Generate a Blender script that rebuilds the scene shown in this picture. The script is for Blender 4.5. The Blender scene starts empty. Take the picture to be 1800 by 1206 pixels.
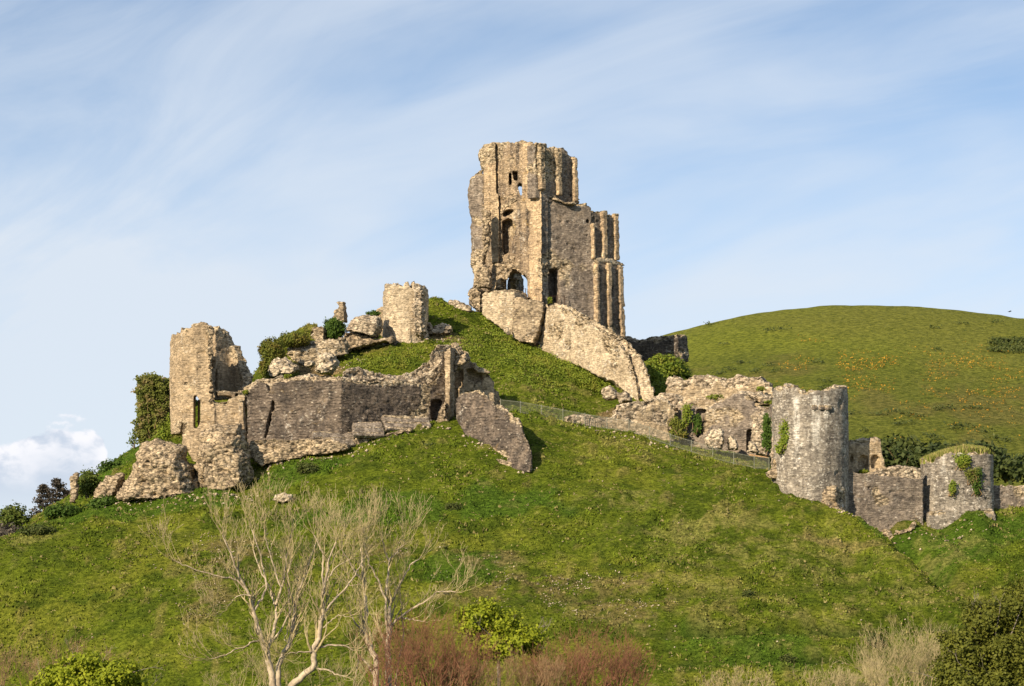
import bpy, math, random
import numpy as np
from mathutils import Vector
from mathutils.geometry import tessellate_polygon
R = math.radians
SC = bpy.context.scene
COL = SC.collection
# ------------------------------------------------------------------ camera
F = 4650.0; UC = 900.0; VH = 960.0           # focal length in photo pixels, centre column, horizon row
cam = bpy.data.objects.new('camera', bpy.data.cameras.new('camera'))
COL.objects.link(cam); SC.camera = cam
cam.location = (0, 0, 0); cam.rotation_euler = (R(90), 0, 0)
cam.data.sensor_width = 36; cam.data.lens = 36*F/1800
cam.data.shift_y = (VH-603)/1800.0
cam.data.clip_start = 1; cam.data.clip_end = 9000
# ------------------------------------------------------------------ sky and sun
SUN_AZ, SUN_EL = 38.0, 27.0                  # degrees to the left of straight behind the camera, and up
sd = Vector((-math.sin(R(SUN_AZ))*math.cos(R(SUN_EL)), -math.cos(R(SUN_AZ))*math.cos(R(SUN_EL)), math.sin(R(SUN_EL))))
sun = bpy.data.objects.new('sun', bpy.data.lights.new('sun', 'SUN')); COL.objects.link(sun)
sun.data.energy = 5.0; sun.data.angle = R(0.5); sun.data.color = (1.0, 0.83, 0.62)
sun.rotation_euler = sd.to_track_quat('Z', 'Y').to_euler(); sun.location = sd*400
SC.view_settings.view_transform = 'Standard'; SC.view_settings.look = 'None'
SC.view_settings.gamma = 1; SC.view_settings.exposure = 0.56
W = bpy.data.worlds.new('World'); SC.world = W; W.use_nodes = True

class NT:
    """tiny node helper"""
    def __init__(s, tree): s.t = tree; s.n = tree.nodes; s.l = tree.links
    def new(s, typ, **kw):
        n = s.n.new(typ)
        for k, v in kw.items(): setattr(n, k, v)
        return n
    def put(s, sock, v):
        if v is None: return
        if hasattr(v, 'links') or isinstance(v, bpy.types.NodeSocket): s.l.new(v, sock)
        else:
            if sock.type == 'RGBA' and len(v) == 3: v = (*v, 1)
            sock.default_value = v
    def math(s, op, a, b=0.0, c=None, clamp=False):
        n = s.new('ShaderNodeMath', operation=op, use_clamp=clamp)
        s.put(n.inputs[0], a); s.put(n.inputs[1], b)
        if c is not None: s.put(n.inputs[2], c)
        return n.outputs[0]
    def vmul(s, a, b):
        n = s.new('ShaderNodeVectorMath', operation='MULTIPLY'); s.put(n.inputs[0], a); s.put(n.inputs[1], b); return n.outputs[0]
    def xyz(s, v):
        n = s.new('ShaderNodeSeparateXYZ'); s.put(n.inputs[0], v); return n.outputs
    def comb(s, x, y, z):
        n = s.new('ShaderNodeCombineXYZ'); s.put(n.inputs[0], x); s.put(n.inputs[1], y); s.put(n.inputs[2], z); return n.outputs[0]
    def noise(s, v, scale, detail=4, rough=0.55, dist=0.0):
        n = s.new('ShaderNodeTexNoise'); s.put(n.inputs['Vector'], v); n.inputs['Scale'].default_value = scale
        n.inputs['Detail'].default_value = detail; n.inputs['Roughness'].default_value = rough; n.inputs['Distortion'].default_value = dist
        return n.outputs[0]
    def ramp(s, v, lo, hi, a=0.0, b=1.0, smooth=True):
        n = s.new('ShaderNodeMapRange', interpolation_type='SMOOTHSTEP' if smooth else 'LINEAR')
        s.put(n.inputs[0], v); s.put(n.inputs[1], lo); s.put(n.inputs[2], hi); s.put(n.inputs[3], a); s.put(n.inputs[4], b)
        return n.outputs[0]
    def mix(s, f, a, b, mode='MIX'):
        n = s.new('ShaderNodeMix', data_type='RGBA', blend_type=mode)
        s.put(n.inputs[0], f); s.put(n.inputs[6], a); s.put(n.inputs[7], b); return n.outputs[2]

def build_sky():
    k = NT(W.node_tree); k.n.clear()
    out = k.new('ShaderNodeOutputWorld'); bg = k.new('ShaderNodeBackground'); k.l.new(bg.outputs[0], out.inputs[0])
    tc = k.new('ShaderNodeTexCoord').outputs['Generated']
    x, y, z = k.xyz(tc)
    sky = k.new('ShaderNodeTexSky', sky_type='NISHITA')
    sky.sun_disc = False; sky.sun_elevation = R(SUN_EL)
    sky.sun_rotation = R(180+SUN_AZ)
    sky.air_density = 1.0; sky.dust_density = 0.6; sky.ozone_density = 1.0
    # look a little higher into the sky dome: bluer towards the horizon
    zz = k.math('ADD', k.math('MULTIPLY', k.math('MAXIMUM', z, 0.0), 1.5), 0.085)
    k.l.new(k.comb(x, y, zz), sky.inputs[0])
    # azimuth-like and elevation-like direction coordinates
    yy = k.math('MAXIMUM', k.math('ABSOLUTE', y), 0.12)
    a = k.math('DIVIDE', x, yy); e = k.math('DIVIDE', z, yy)
    # cirrus: long streaks climbing gently to the right, steeper fans on the left
    ra = k.math('ADD', k.math('MULTIPLY', a, 0.96), k.math('MULTIPLY', e, 0.27))
    re = k.math('SUBTRACT', k.math('MULTIPLY', e, 0.96), k.math('MULTIPLY', a, 0.24))
    n1 = k.noise(k.comb(k.math('MULTIPLY', ra, 6.0), k.math('MULTIPLY', re, 30.0), 3.0), 1.0, 6, 0.55, 0.45)
    ra2 = k.math('ADD', k.math('MULTIPLY', a, 0.85), k.math('MULTIPLY', e, 0.5))
    re2 = k.math('SUBTRACT', k.math('MULTIPLY', e, 0.85), k.math('MULTIPLY', a, 0.5))
    n2 = k.noise(k.comb(k.math('MULTIPLY', ra2, 9.0), k.math('MULTIPLY', re2, 20.0), 9.0), 1.0, 7, 0.6, 0.9)
    left = k.ramp(a, -0.03, -0.12)
    big = k.noise(k.comb(k.math('MULTIPLY', a, 6.0), k.math('MULTIPLY', e, 14.0), 1.7), 1.0, 3, 0.5, 0.2)
    n = k.math('ADD', k.math('MULTIPLY', n1, k.math('SUBTRACT', 1.0, left)), k.math('MULTIPLY', n2, left))
    c = k.ramp(k.math('ADD', k.math('MULTIPLY', n, 0.6), k.math('MULTIPLY', big, 0.5)), 0.36, 0.74, 0.04, 0.66)
    # thin veil, thicker low down and to the left
    veil = k.math('ADD', k.ramp(e, 0.19, 0.02, 0.0, 0.62), k.math('MULTIPLY', left, k.ramp(e, 0.20, 0.08, 0.05, 0.36)))
    c = k.math('ADD', c, veil, clamp=True)
    white = k.mix(k.ramp(e, 0.0, 0.2), (4.3, 4.65, 5.1), (4.5, 4.85, 5.3))
    col = k.mix(k.math('MULTIPLY', c, 0.86), sky.outputs[0], white)
    # one bank of cumulus low on the left
    cn = k.noise(k.comb(k.math('MULTIPLY', a, 48.0), k.math('MULTIPLY', e, 85.0), 5.0), 1.0, 7, 0.55, 0.1)
    top = k.math('ADD', k.ramp(a, -0.196, -0.160, 0.041, 0.048), k.ramp(a, -0.160, -0.140, 0.0, -0.045))
    edge = k.math('SUBTRACT', k.math('ADD', top, k.math('MULTIPLY', k.math('SUBTRACT', cn, 0.5), 0.030)), e)
    cm = k.ramp(edge, -0.0006, 0.0024)
    shade = k.noise(k.comb(k.math('MULTIPLY', a, 80.0), k.math('MULTIPLY', k.math('ADD', e, -0.002), 110.0), 8.0), 1.0, 6, 0.55, 0.2)
    body = k.math('MULTIPLY', cm, k.ramp(e, 0.004, 0.030))
    ccol = k.mix(k.math('MULTIPLY', k.ramp(shade, 0.34, 0.56), k.ramp(edge, 0.026, 0.004)), (3.4, 3.85, 4.6), (5.9, 5.8, 6.0))
    col = k.mix(k.math('MULTIPLY', body, 0.82), col, ccol)
    k.l.new(col, bg.inputs[0]); bg.inputs[1].default_value = 0.118
build_sky()
# ------------------------------------------------------------------ numbers
def P(u, v, Y): return np.array(((u-UC)/F*Y, Y, (VH-v)/F*Y))
def Z(ox, oy, s):
    return lambda *p: [(ox+a/s, oy+b/s) for a, b in p]
def _h(i, j, k, seed):
    h = (i.astype(np.int64)*374761393 + j.astype(np.int64)*668265263 + k.astype(np.int64)*2147483647 + seed*974634777) & 0xffffffff
    h = ((h ^ (h >> 13))*1274126177) & 0xffffffff
    h = ((h ^ (h >> 16))*2246822519) & 0xffffffff
    return ((h ^ (h >> 15)) & 0xffffff)/float(0xffffff)
def vnoise(p, f, seed=0):
    q = np.asarray(p)*f; i = np.floor(q); t = q-i; t = t*t*(3-2*t); i = i.astype(np.int64)
    r = 0
    for a in (0, 1):
        for b in (0, 1):
            for c in (0, 1):
                w = (t[:, 0] if a else 1-t[:, 0])*(t[:, 1] if b else 1-t[:, 1])*(t[:, 2] if c else 1-t[:, 2])
                r = r+w*_h(i[:, 0]+a, i[:, 1]+b, i[:, 2]+c, seed)
    return r*2-1
def fbm(p, f, o=3, seed=0):
    r = 0; a = 1.0
    for k in range(o): r = r+a*vnoise(p, f*2.03**k, seed+k*17); a *= .5
    return r
def sstep(a, b, x):
    t = np.clip((x-a)/(b-a), 0, 1); return t*t*(3-2*t)
RND = random.Random(7)

# ------------------------------------------------------------------ object helpers
def tag(o, label=None, cat=None, group=None, kind=None):
    if label and not kind: kind = 'thing'
    if label: o['label'] = label
    if cat: o['category'] = cat
    if group: o['group'] = group
    if kind: o['kind'] = kind
    return o
def root(name, loc, label, cat, group=None):
    o = bpy.data.objects.new(name, None); COL.objects.link(o); o.location = [float(c) for c in loc]
    o.empty_display_size = 1
    return tag(o, label, cat, group)
def mesh_obj(name, V, Fc, mat, parent=None, attrs=None, smooth=False):
    V = np.asarray(V, dtype=np.float32)
    if parent is not None: V = V-np.array(parent_loc(parent), dtype=np.float32)
    me = bpy.data.meshes.new(name)
    if isinstance(Fc, np.ndarray):
        n, m = Fc.shape
        me.vertices.add(len(V)); me.vertices.foreach_set('co', V.ravel())
        me.loops.add(n*m); me.loops.foreach_set('vertex_index', Fc.astype(np.int32).ravel())
        me.polygons.add(n); me.polygons.foreach_set('loop_start', np.arange(0, n*m, m, dtype=np.int32))
        me.update(calc_edges=True); me.validate()
    else:
        me.from_pydata([tuple(map(float, v)) for v in V], [], [tuple(int(i) for i in f) for f in Fc]); me.update()
    for k, a in (attrs or {}).items():
        a = np.asarray(a, dtype=np.float32)
        if a.ndim == 1: me.attributes.new(k, 'FLOAT', 'POINT').data.foreach_set('value', a)
        else: me.attributes.new(k, 'FLOAT_COLOR', 'POINT').data.foreach_set('color', np.column_stack([a, np.ones(len(a))]).astype(np.float32).ravel())
    if smooth: me.polygons.foreach_set('use_smooth', np.ones(len(me.polygons), dtype=bool))
    me.materials.append(mat)
    o = bpy.data.objects.new(name, me); COL.objects.link(o)
    if parent is not None: o.parent = parent
    return o
def parent_loc(p):
    l = np.zeros(3)
    while p is not None: l = l+np.array(p.location); p = p.parent
    return l

# ------------------------------------------------------------------ solids, traced at their own distance
class Plane:
    """upright (or leaning) plane through two plan points given by image column and distance"""
    def __init__(s, u0, Y0, u1, Y1, lean=0.0, vp=VH):
        s.p0 = P(u0, vp, Y0); d = P(u1, VH, Y1)-P(u0, VH, Y0); s.t = d/np.linalg.norm(d)
        s.n = np.array((-s.t[1], s.t[0], 0.0))
        if s.n[1] < 0: s.n = -s.n
        s.nn = np.array((s.n[0], s.n[1], math.tan(R(lean)))); s.nn = s.nn/np.linalg.norm(s.nn)
    def hit(s, u, v):
        d = np.array(((u-UC)/F, 1.0, (VH-v)/F)); k = s.p0@s.nn/(d@s.nn); return d*k
def ragged(pts, amp=2.0, step=4.0, rnd=RND):
    out = []; n = len(pts)
    for i in range(n):
        (x0, y0), (x1, y1) = pts[i], pts[(i+1) % n]
        L = math.hypot(x1-x0, y1-y0); m = max(1, int(L/step)); px, py = x0, y0
        out.append((x0, y0))
        for j in range(1, m):
            t = (j+rnd.uniform(-.2, .2))/m
            nx, ny = -(y1-y0)/L, (x1-x0)/L; o = rnd.gauss(0, amp*.5)
            x = x0+(x1-x0)*t+nx*o; y = y0+(y1-y0)*t+ny*o
            if abs(x1-x0) > 3 and rnd.random() < .6: out.append((x, out[-1][1]))
            out.append((x, y))
    return out
def loft(rings, caps):
    """rings: list of equal-length closed rings (front to back); caps: triangles of the ring polygon"""
    m = len(rings[0]); V = np.concatenate(rings); Fc = []
    for r in range(len(rings)-1):
        for i in range(m):
            j = (i+1) % m; Fc.append((r*m+i, r*m+j, (r+1)*m+j, (r+1)*m+i))
    L = (len(rings)-1)*m
    Fc += [tuple(t) for t in caps]+[tuple(L+c for c in reversed(t)) for t in caps]
    return V, Fc
def S(pl, pts, d0, d1, holes=(), rag=0.0, step=4.0):
    """slab with the traced outline, from depth d0 to d1 behind the plane, with holes through it"""
    if rag: pts = ragged(pts, rag, step)
    loops = [pts]+[list(h) for h in holes]
    tri = tessellate_polygon([[Vector((a, -b, 0)) for a, b in L] for L in loops])
    fl = [q for L in loops for q in L]; m = len(fl)
    f = np.array([pl.hit(*q) for q in fl])
    V = np.concatenate([f+pl.nn*d0, f+pl.nn*d1]); Fc = [tuple(t) for t in tri]+[tuple(m+c for c in reversed(t)) for t in tri]
    o = 0
    for L in loops:
        k = len(L)
        for i in range(k):
            a, b = o+i, o+(i+1) % k; Fc.append((a, b, m+b, m+a))
        o += k
    return V, Fc
def INF(u0, Y, pts, depth, rag=1.5, shape=((-.5, .66), (-.3, .9), (-.08, 1), (.2, 1), (.38, .88), (.5, .66)), rot=0.0, base=True):
    """boulder or rubble mass: traced outline swollen to a real depth"""
    pl = Plane(u0, Y, u0+50, Y+50/F*Y*math.tan(R(rot)))
    pts = ragged(pts, rag, 4.0); f = np.array([pl.hit(*q) for q in pts]); c = f.mean(0)
    if base: c[2] = f[:, 2].min()*.7+c[2]*.3
    tri = tessellate_polygon([[Vector((a, -b, 0)) for a, b in pts]])
    return loft([c+(f-c)*k+pl.nn*depth*d for d, k in shape], [tuple(t) for t in tri])
def CYL(uc, Yc, r, thick, prof, vb, taper=0.0, n=72, ex=2.0, ry=None, flare=0.0, rag=1.0):
    """round tower shell: prof = [(degrees from facing us, + to the right, top row)]"""
    c = P(uc, VH, Yc); ds = [p[0] for p in prof]; vs = [p[1] for p in prof]
    ry = ry or r; V = []; vbl = vb if isinstance(vb, list) else [(-180, vb), (180, vb)]
    for i in range(n):
        a = -180+360*i/n; zb = (VH-np.interp(a, [q[0] for q in vbl], [q[1] for q in vbl]))/F*Yc; z = (VH-np.interp(a, ds, vs))/F*Yc+rag*RND.gauss(0, .16)
        sx, cy = math.sin(R(a)), math.cos(R(a))
        ux = math.copysign(abs(sx)**(2/ex), sx); uy = math.copysign(abs(cy)**(2/ex), cy)
        for rr, zz in ((1+taper+flare, zb), (1+taper*.6, zb+(z-zb)*.25), (1, z), (None, z), (None, zb)):
            if rr is None: q = (c[0]+ux*(r-thick), c[1]-uy*(ry-thick), zz)
            else: q = (c[0]+ux*r*rr, c[1]-uy*ry*rr, zz)
            V.append(q)
    Fc = []
    for i in range(n):
        j = (i+1) % n
        for k in range(5): Fc.append((i*5+k, j*5+k, j*5+(k+1) % 5, i*5+(k+1) % 5))
    return np.array(V), Fc
def arch(x0, x1, top, bot, n=7):
    r = (x1-x0)/2; c = (x0+x1)/2
    return [(x0, bot)]+[(c-r*math.cos(math.pi*i/n), top+r*1.0-r*1.0*math.sin(math.pi*i/n)) for i in range(n+1)]+[(x1, bot)]
def rect(x0, y0, x1, y1): return [(x0, y0), (x1, y0), (x1, y1), (x0, y1)]

def masonry(name, solids, mat, parent, vox=0.13, face=0.035, rub=0.2, corew=0.9, core0=0.0, course=0.22, seed=0, t=(1, 0, 0), block=1.0, bulge=0.12, kb=.45):
    """join solids, make one closed skin, and give it courses, worn stones and broken tops"""
    V = []; Fc = []; o = 0
    for v, f in solids:
        V.append(v); Fc += [tuple(i+o for i in q) for q in f]; o += len(v)
    me = bpy.data.meshes.new('tmp'); me.from_pydata([tuple(map(float, v)) for v in np.concatenate(V)], [], Fc); me.update()
    ob = bpy.data.objects.new('tmp', me); COL.objects.link(ob)
    m = ob.modifiers.new('r', 'REMESH'); m.mode = 'VOXEL'; m.voxel_size = vox; m.adaptivity = 0
    dg = bpy.context.evaluated_depsgraph_get(); ev = ob.evaluated_get(dg); em = ev.to_mesh()
    n = len(em.vertices); co = np.empty(n*3); em.vertices.foreach_get('co', co); co = co.reshape(-1, 3)
    no = np.empty(n*3); em.vertices.foreach_get('normal', no); no = no.reshape(-1, 3)
    li = np.empty(len(em.loops), dtype=np.int32); em.loops.foreach_get('vertex_index', li); quads = li.reshape(-1, 4)
    ev.to_mesh_clear(); bpy.data.objects.remove(ob); bpy.data.meshes.remove(me)
    t = np.array(t, dtype=float); nn = np.array((-t[1], t[0], 0))
    a = co@t; b = co@nn
    # how far each point lies below the top of its own stretch of wall
    ia = np.floor(a/.45).astype(int); ib = np.floor(b/kb).astype(int); key = (ia-ia.min())*4000+(ib-ib.min())
    uq, inv = np.unique(key, return_inverse=True); top = np.full(len(uq), -1e9); np.maximum.at(top, inv, co[:, 2])
    below = top[inv]-co[:, 2]
    w = np.maximum(.08, corew*(.8+1.3*vnoise(co, .3, seed+3)+.9*vnoise(co, 1.1, seed+4)))
    core = 1-sstep(w*.35, w+.01, below)
    core = np.maximum(core, sstep(.55, .8, no[:, 2]))
    patch = sstep(.35, .6, fbm(co, .22, 3, seed+9))
    core = np.clip(np.maximum(core, patch*.75)+core0, 0, 1)
    cw = co+.16*np.column_stack([vnoise(co, 1.1, 71), vnoise(co, 1.1, 72), vnoise(co, 1.1, 73)])*(.5+1.2*core)[:, None]
    a = cw@t; b = cw@nn
    row = np.floor(cw[:, 2]/course+.6*vnoise(co, .3, seed)).astype(np.int64)
    off = _h(row, row*0, row*0, seed+5)
    c1 = np.floor(a/.42+off*7).astype(np.int64); c2 = np.floor(b/.42+off*5).astype(np.int64)
    blk = (_h(row, c1, c2, seed+6)*2-1)
    d = face*block*(.6*blk+.8*fbm(co*np.array((1, 1, 1.8)), 1.7, 2, seed+1))+bulge*vnoise(co, .28, seed+2)
    # here and there a stone has dropped out
    gone = (_h(row, c1, c2, seed+8) > .982-.02*core0)
    d = d-gone*.16*(1-core)
    cs = co*np.array((1, 1, 1.9)); pit = sstep(.30, .62, .8*vnoise(cs, 1.15, seed+13)+.45*vnoise(cs, 2.6, seed+14))
    rr = rub*(.6*fbm(cs, .6, 3, seed+7)+.35*fbm(cs, 2.4, 2, seed+21)+.42*blk+.55*(.5-2*np.abs(vnoise(cs, .5, seed+12)))-.35-1.35*pit)
    d = d*(1-core)+core*rr
    co = co+no*d[:, None]
    o = mesh_obj(name, co, quads, mat, parent, {'core': core}, True)
    return o

# ------------------------------------------------------------------ materials
def new_mat(name):
    m = bpy.data.materials.new(name); m.use_nodes = True; k = NT(m.node_tree); k.n.clear()
    out = k.new('ShaderNodeOutputMaterial'); b = k.new('ShaderNodeBsdfPrincipled'); k.l.new(b.outputs[0], out.inputs[0])
    b.inputs['Roughness'].default_value = .9; b.inputs['Specular IOR Level'].default_value = .15
    return m, k, b
def bump(k, b, h, dist, strength=1.0):
    n = k.new('ShaderNodeBump'); n.inputs['Distance'].default_value = dist; n.inputs['Strength'].default_value = strength
    k.put(n.inputs['Height'], h); k.l.new(n.outputs[0], b.inputs['Normal'])
def stone_mat(name, fa, fb, ca=(.56, .46, .31), cb=(.34, .265, .165), white=.3, ochre=.2, streak=.5, course=.22, dark=(.06, .052, .045), darkamt=.35, mortar=.35, runs=(), spot=.5):
    m, k, b = new_mat(name)
    p = k.new('ShaderNodeTexCoord').outputs['Object']; x, y, z = k.xyz(p)
    core = k.new('ShaderNodeAttribute', attribute_name='core').outputs['Fac']
    nz = k.new('ShaderNodeTexNoise'); k.l.new(p, nz.inputs['Vector']); nz.inputs['Scale'].default_value = 1.6; nz.inputs['Detail'].default_value = 3
    wv = k.new('ShaderNodeVectorMath', operation='MULTIPLY_ADD'); k.l.new(nz.outputs['Color'], wv.inputs[0]); wv.inputs[1].default_value = (.5, .5, .35); k.l.new(p, wv.inputs[2])
    pw = wv.outputs[0]                                   # the same point, wandering a little: no ruler-straight joints
    vr = k.new('ShaderNodeTexVoronoi', feature='F1'); vr.inputs['Scale'].default_value = 2.7; vr.inputs['Randomness'].default_value = .9
    k.l.new(k.vmul(pw, (1, 1, 1.9)), vr.inputs['Vector']); s1 = k.xyz(vr.outputs['Color'])
    vb = k.new('ShaderNodeTexVoronoi', feature='F1'); vb.inputs['Scale'].default_value = 1.1
    k.l.new(k.vmul(pw, (1, 1, 1.5)), vb.inputs['Vector']); s2 = k.xyz(vb.outputs['Color'])
    row = k.math('FRACT', k.math('ADD', k.math('DIVIDE', z, course), k.math('MULTIPLY', k.noise(p, .9, 4), 2.2)))
    mixc = k.ramp(k.math('ADD', core, k.math('MULTIPLY', k.math('SUBTRACT', k.noise(p, 1.9, 4, .7), .5), 1.1)), .25, .75)
    big = k.noise(p, .2, 4, .6, .3); mid = k.noise(p, .85, 6, .68); fine = k.noise(k.vmul(p, (1, 1, 1.5)), 3.3, 5, .75)
    fcol = k.mix(k.ramp(k.math('ADD', k.math('MULTIPLY', big, .5), k.math('MULTIPLY', mid, .55)), .40, .64), fa, fb)
    ccol = k.mix(k.ramp(k.math('ADD', mid, k.math('MULTIPLY', s1[1], .22)), .44, .74), ca, cb)
    col = k.mix(mixc, fcol, ccol)
    st = k.noise(k.vmul(p, (1.3, 1.3, .12)), 1.0, 5, .65)
    crust = k.math('MULTIPLY', k.math('MULTIPLY', k.ramp(k.math('ADD', k.math('MULTIPLY', st, streak), k.math('MULTIPLY', mid, 1-streak)), .45, .62), k.math('SUBTRACT', 1.0, k.math('MULTIPLY', mixc, .6))), min(.95, darkamt*1.8), clamp=True)
    col = k.mix(k.math('MULTIPLY', crust, k.ramp(fine, .62, .38, .55, 1.0)), col, dark)
    wn = k.noise(p, 2.9, 6, .75, .2); wb = k.noise(k.vmul(p, (.5, .5, .3)), 1.0, 3, .5)
    wm = k.math('MULTIPLY', k.ramp(wn, .54, .62), k.ramp(wb, .60-white*.32, .72-white*.25))
    col = k.mix(k.math('MULTIPLY', wm, min(.95, .4+white*.7)), col, (.66, .62, .53))
    sp = k.math('MULTIPLY', k.ramp(s1[2], .86, .90), k.ramp(vr.outputs['Distance'], .42, .22))
    col = k.mix(k.math('MULTIPLY', sp, spot), col, (.58, .52, .41))
    for x0, hw, zt, zb in runs:      # lime that has run down from above
        wob = k.math('ADD', x, k.math('MULTIPLY', k.math('SUBTRACT', k.noise(k.vmul(p, (.6, .6, .5)), 1.0, 3), .5), .5))
        rm = k.math('MULTIPLY', k.ramp(k.math('ABSOLUTE', k.math('SUBTRACT', wob, x0)), hw, hw*.35), k.math('MULTIPLY', k.ramp(z, zb, zb+(zt-zb)*.6), k.ramp(z, zt+.15, zt-.1)))
        col = k.mix(k.math('MULTIPLY', rm, k.ramp(k.noise(k.vmul(p, (3.5, 3.5, .8)), 1.0, 4, .7), .36, .56, 0, .9)), col, (.68, .65, .57))
    on = k.noise(p, .75, 5, .7, .5)
    col = k.mix(k.math('MULTIPLY', k.ramp(on, .58, .70), ochre), col, (.38, .235, .05))
    val = k.math('ADD', k.math('MULTIPLY', s1[0], .34), k.math('ADD', k.math('MULTIPLY', s2[0], .22), .72))
    val = k.math('MULTIPLY', val, k.ramp(fine, .28, .72, .50, 1.42, False))
    joint = k.math('MULTIPLY', k.ramp(k.math('ABSOLUTE', k.math('SUBTRACT', row, .5)), .34, .5), k.math('MULTIPLY', k.math('SUBTRACT', 1.0, k.math('MULTIPLY', mixc, .7)), k.ramp(k.noise(p, 1.3, 3, .6), .45, .6)))
    val = k.math('MULTIPLY', val, k.math('SUBTRACT', 1.0, k.math('MULTIPLY', joint, mortar*.7)))
    gap = k.math('MULTIPLY', k.ramp(vr.outputs['Distance'], .48, .72), k.math('ADD', .25, k.math('MULTIPLY', mixc, .4)))
    val = k.math('MULTIPLY', val, k.math('SUBTRACT', 1.0, gap))
    col = k.mix(1.0, col, k.comb(val, val, val), 'MULTIPLY')
    k.l.new(col, b.inputs['Base Color'])
    h = k.math('ADD', k.math('MULTIPLY', s1[0], .35), k.math('MULTIPLY', fine, 1.1))
    h = k.math('SUBTRACT', h, k.math('MULTIPLY', joint, .25+mortar*.5))
    h = k.math('SUBTRACT', h, k.math('MULTIPLY', vr.outputs['Distance'], k.math('MULTIPLY', mixc, .8)))
    bump(k, b, h, .13)
    return m
M_TANGREY = stone_mat('grey_tan_recess_shade', (.43, .325, .205), (.25, .19, .13), white=.25, ochre=.4, streak=.75, darkamt=.55)  # greyer stone, with the shade of the pilaster recesses put into its colour
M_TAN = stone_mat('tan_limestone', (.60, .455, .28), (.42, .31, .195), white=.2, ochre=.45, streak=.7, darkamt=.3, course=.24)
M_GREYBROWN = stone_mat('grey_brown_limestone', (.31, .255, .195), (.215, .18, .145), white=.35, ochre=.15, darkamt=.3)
M_DARK = stone_mat('weathered_dark_limestone', (.21, .168, .128), (.11, .09, .072), white=.32, ochre=.2, darkamt=.5, course=.3, mortar=.85)
M_PALE = stone_mat('pale_dressed_limestone', (.62, .51, .35), (.42, .335, .22), white=.55, ochre=.1, darkamt=.12)
M_CREAM = stone_mat('pale_rubble_core', (.54, .425, .27), (.36, .275, .17), ca=(.62, .52, .37), cb=(.37, .295, .205), white=.3, ochre=.15, darkamt=.15)
M_BUFF = stone_mat('buff_rubble_core', (.47, .375, .245), (.31, .245, .165), ca=(.54, .43, .28), cb=(.32, .25, .165), white=.15, ochre=.3, darkamt=.25)
M_TOWER = stone_mat('lichen_spotted_ashlar', (.38, .335, .265), (.23, .205, .17), white=.9, runs=((.25, .5, 10.6, 4.5), (-1.6, .35, 10.5, 3.0), (1.15, .28, 10.5, 6.5)), ochre=.15, streak=.9, darkamt=.3, course=.24, mortar=.25)
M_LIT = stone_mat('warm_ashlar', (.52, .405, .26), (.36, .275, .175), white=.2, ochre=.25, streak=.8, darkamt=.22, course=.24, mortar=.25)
M_BOULD = stone_mat('fallen_block_stone', (.68, .58, .41), (.5, .41, .28), ca=(.70, .60, .43), cb=(.48, .39, .27), white=.3, ochre=.1, darkamt=.1)

def leaf_mat(name, c1, c2, c3=None, trans=.25):
    m, k, b = new_mat(name)
    a = k.new('ShaderNodeAttribute', attribute_name='tone').outputs['Fac']
    col = k.mix(a, c1, c2)
    if c3: col = k.mix(k.ramp(k.noise(k.new('ShaderNodeTexCoord').outputs['Object'], .7, 3), .5, .65), col, c3)
    k.l.new(col, b.inputs['Base Color']); b.inputs['Roughness'].default_value = .6
    tr = k.new('ShaderNodeBsdfTranslucent'); k.l.new(col, tr.inputs[0])
    mx = k.new('ShaderNodeMixShader'); mx.inputs[0].default_value = trans
    k.l.new(b.outputs[0], mx.inputs[1]); k.l.new(tr.outputs[0], mx.inputs[2])
    out = [n for n in k.n if n.type == 'OUTPUT_MATERIAL'][0]; k.l.new(mx.outputs[0], out.inputs[0])
    return m
L_IVY = leaf_mat('ivy_leaves', (.075, .10, .014), (.19, .20, .035), (.20, .165, .035))
L_IVYTAN = leaf_mat('old_ivy_leaves', (.07, .095, .015), (.17, .18, .035), (.22, .17, .07))
L_DENSE = leaf_mat('dark_ivy_leaves', (.035, .075, .010), (.085, .14, .02))
L_WEED = leaf_mat('weed_leaves', (.09, .15, .015), (.23, .27, .03), (.20, .21, .03))
L_HEDGE = leaf_mat('hedge_leaves', (.035, .055, .015), (.085, .105, .028))
L_SPRING = leaf_mat('spring_leaves', (.16, .21, .012), (.36, .40, .03), None, .35)
L_OAK = leaf_mat('olive_leaves', (.07, .085, .012), (.19, .20, .03), None, .3)
L_CONE = leaf_mat('dead_conifer_needles', (.06, .055, .045), (.13, .11, .085), None, .1)
L_HAW = leaf_mat('hawthorn_leaves', (.06, .10, .015), (.16, .19, .04), None, .3)
L_GORSE = leaf_mat('gorse_flowers', (.33, .17, .02), (.48, .26, .025), None, .1)
L_TUFT = leaf_mat('dark_tuft_leaves', (.04, .06, .012), (.10, .115, .03), None, .2)
def plain_mat(name, c, rough=.8, var=.3, scale=8.0, metal=0.0):
    m, k, b = new_mat(name); p = k.new('ShaderNodeTexCoord').outputs['Object']
    n = k.ramp(k.noise(p, scale, 4, .65), .3, .7)
    k.l.new(k.mix(n, tuple(v*(1-var) for v in c), tuple(v*(1+var) for v in c)), b.inputs['Base Color'])
    b.inputs['Roughness'].default_value = rough; b.inputs['Metallic'].default_value = metal
    bump(k, b, n, .01)
    return m
B_PALE = plain_mat('pale_ash_bark', (.40, .33, .23), .85, .35, 3.0)
B_GREY = plain_mat('grey_bark', (.22, .19, .15), .85, .3, 3.0)
B_RED = plain_mat('red_brown_twig_bark', (.20, .095, .055), .8, .3, 3.0)
B_OLIVE = plain_mat('olive_twig_bark', (.36, .30, .16), .8, .3, 3.0)
B_BROWN = plain_mat('brown_twig_bark', (.26, .17, .09), .8, .3, 3.0)
M_IRON = plain_mat('rusty_iron', (.09, .055, .04), .6, .4, 6.0, .3)
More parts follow.
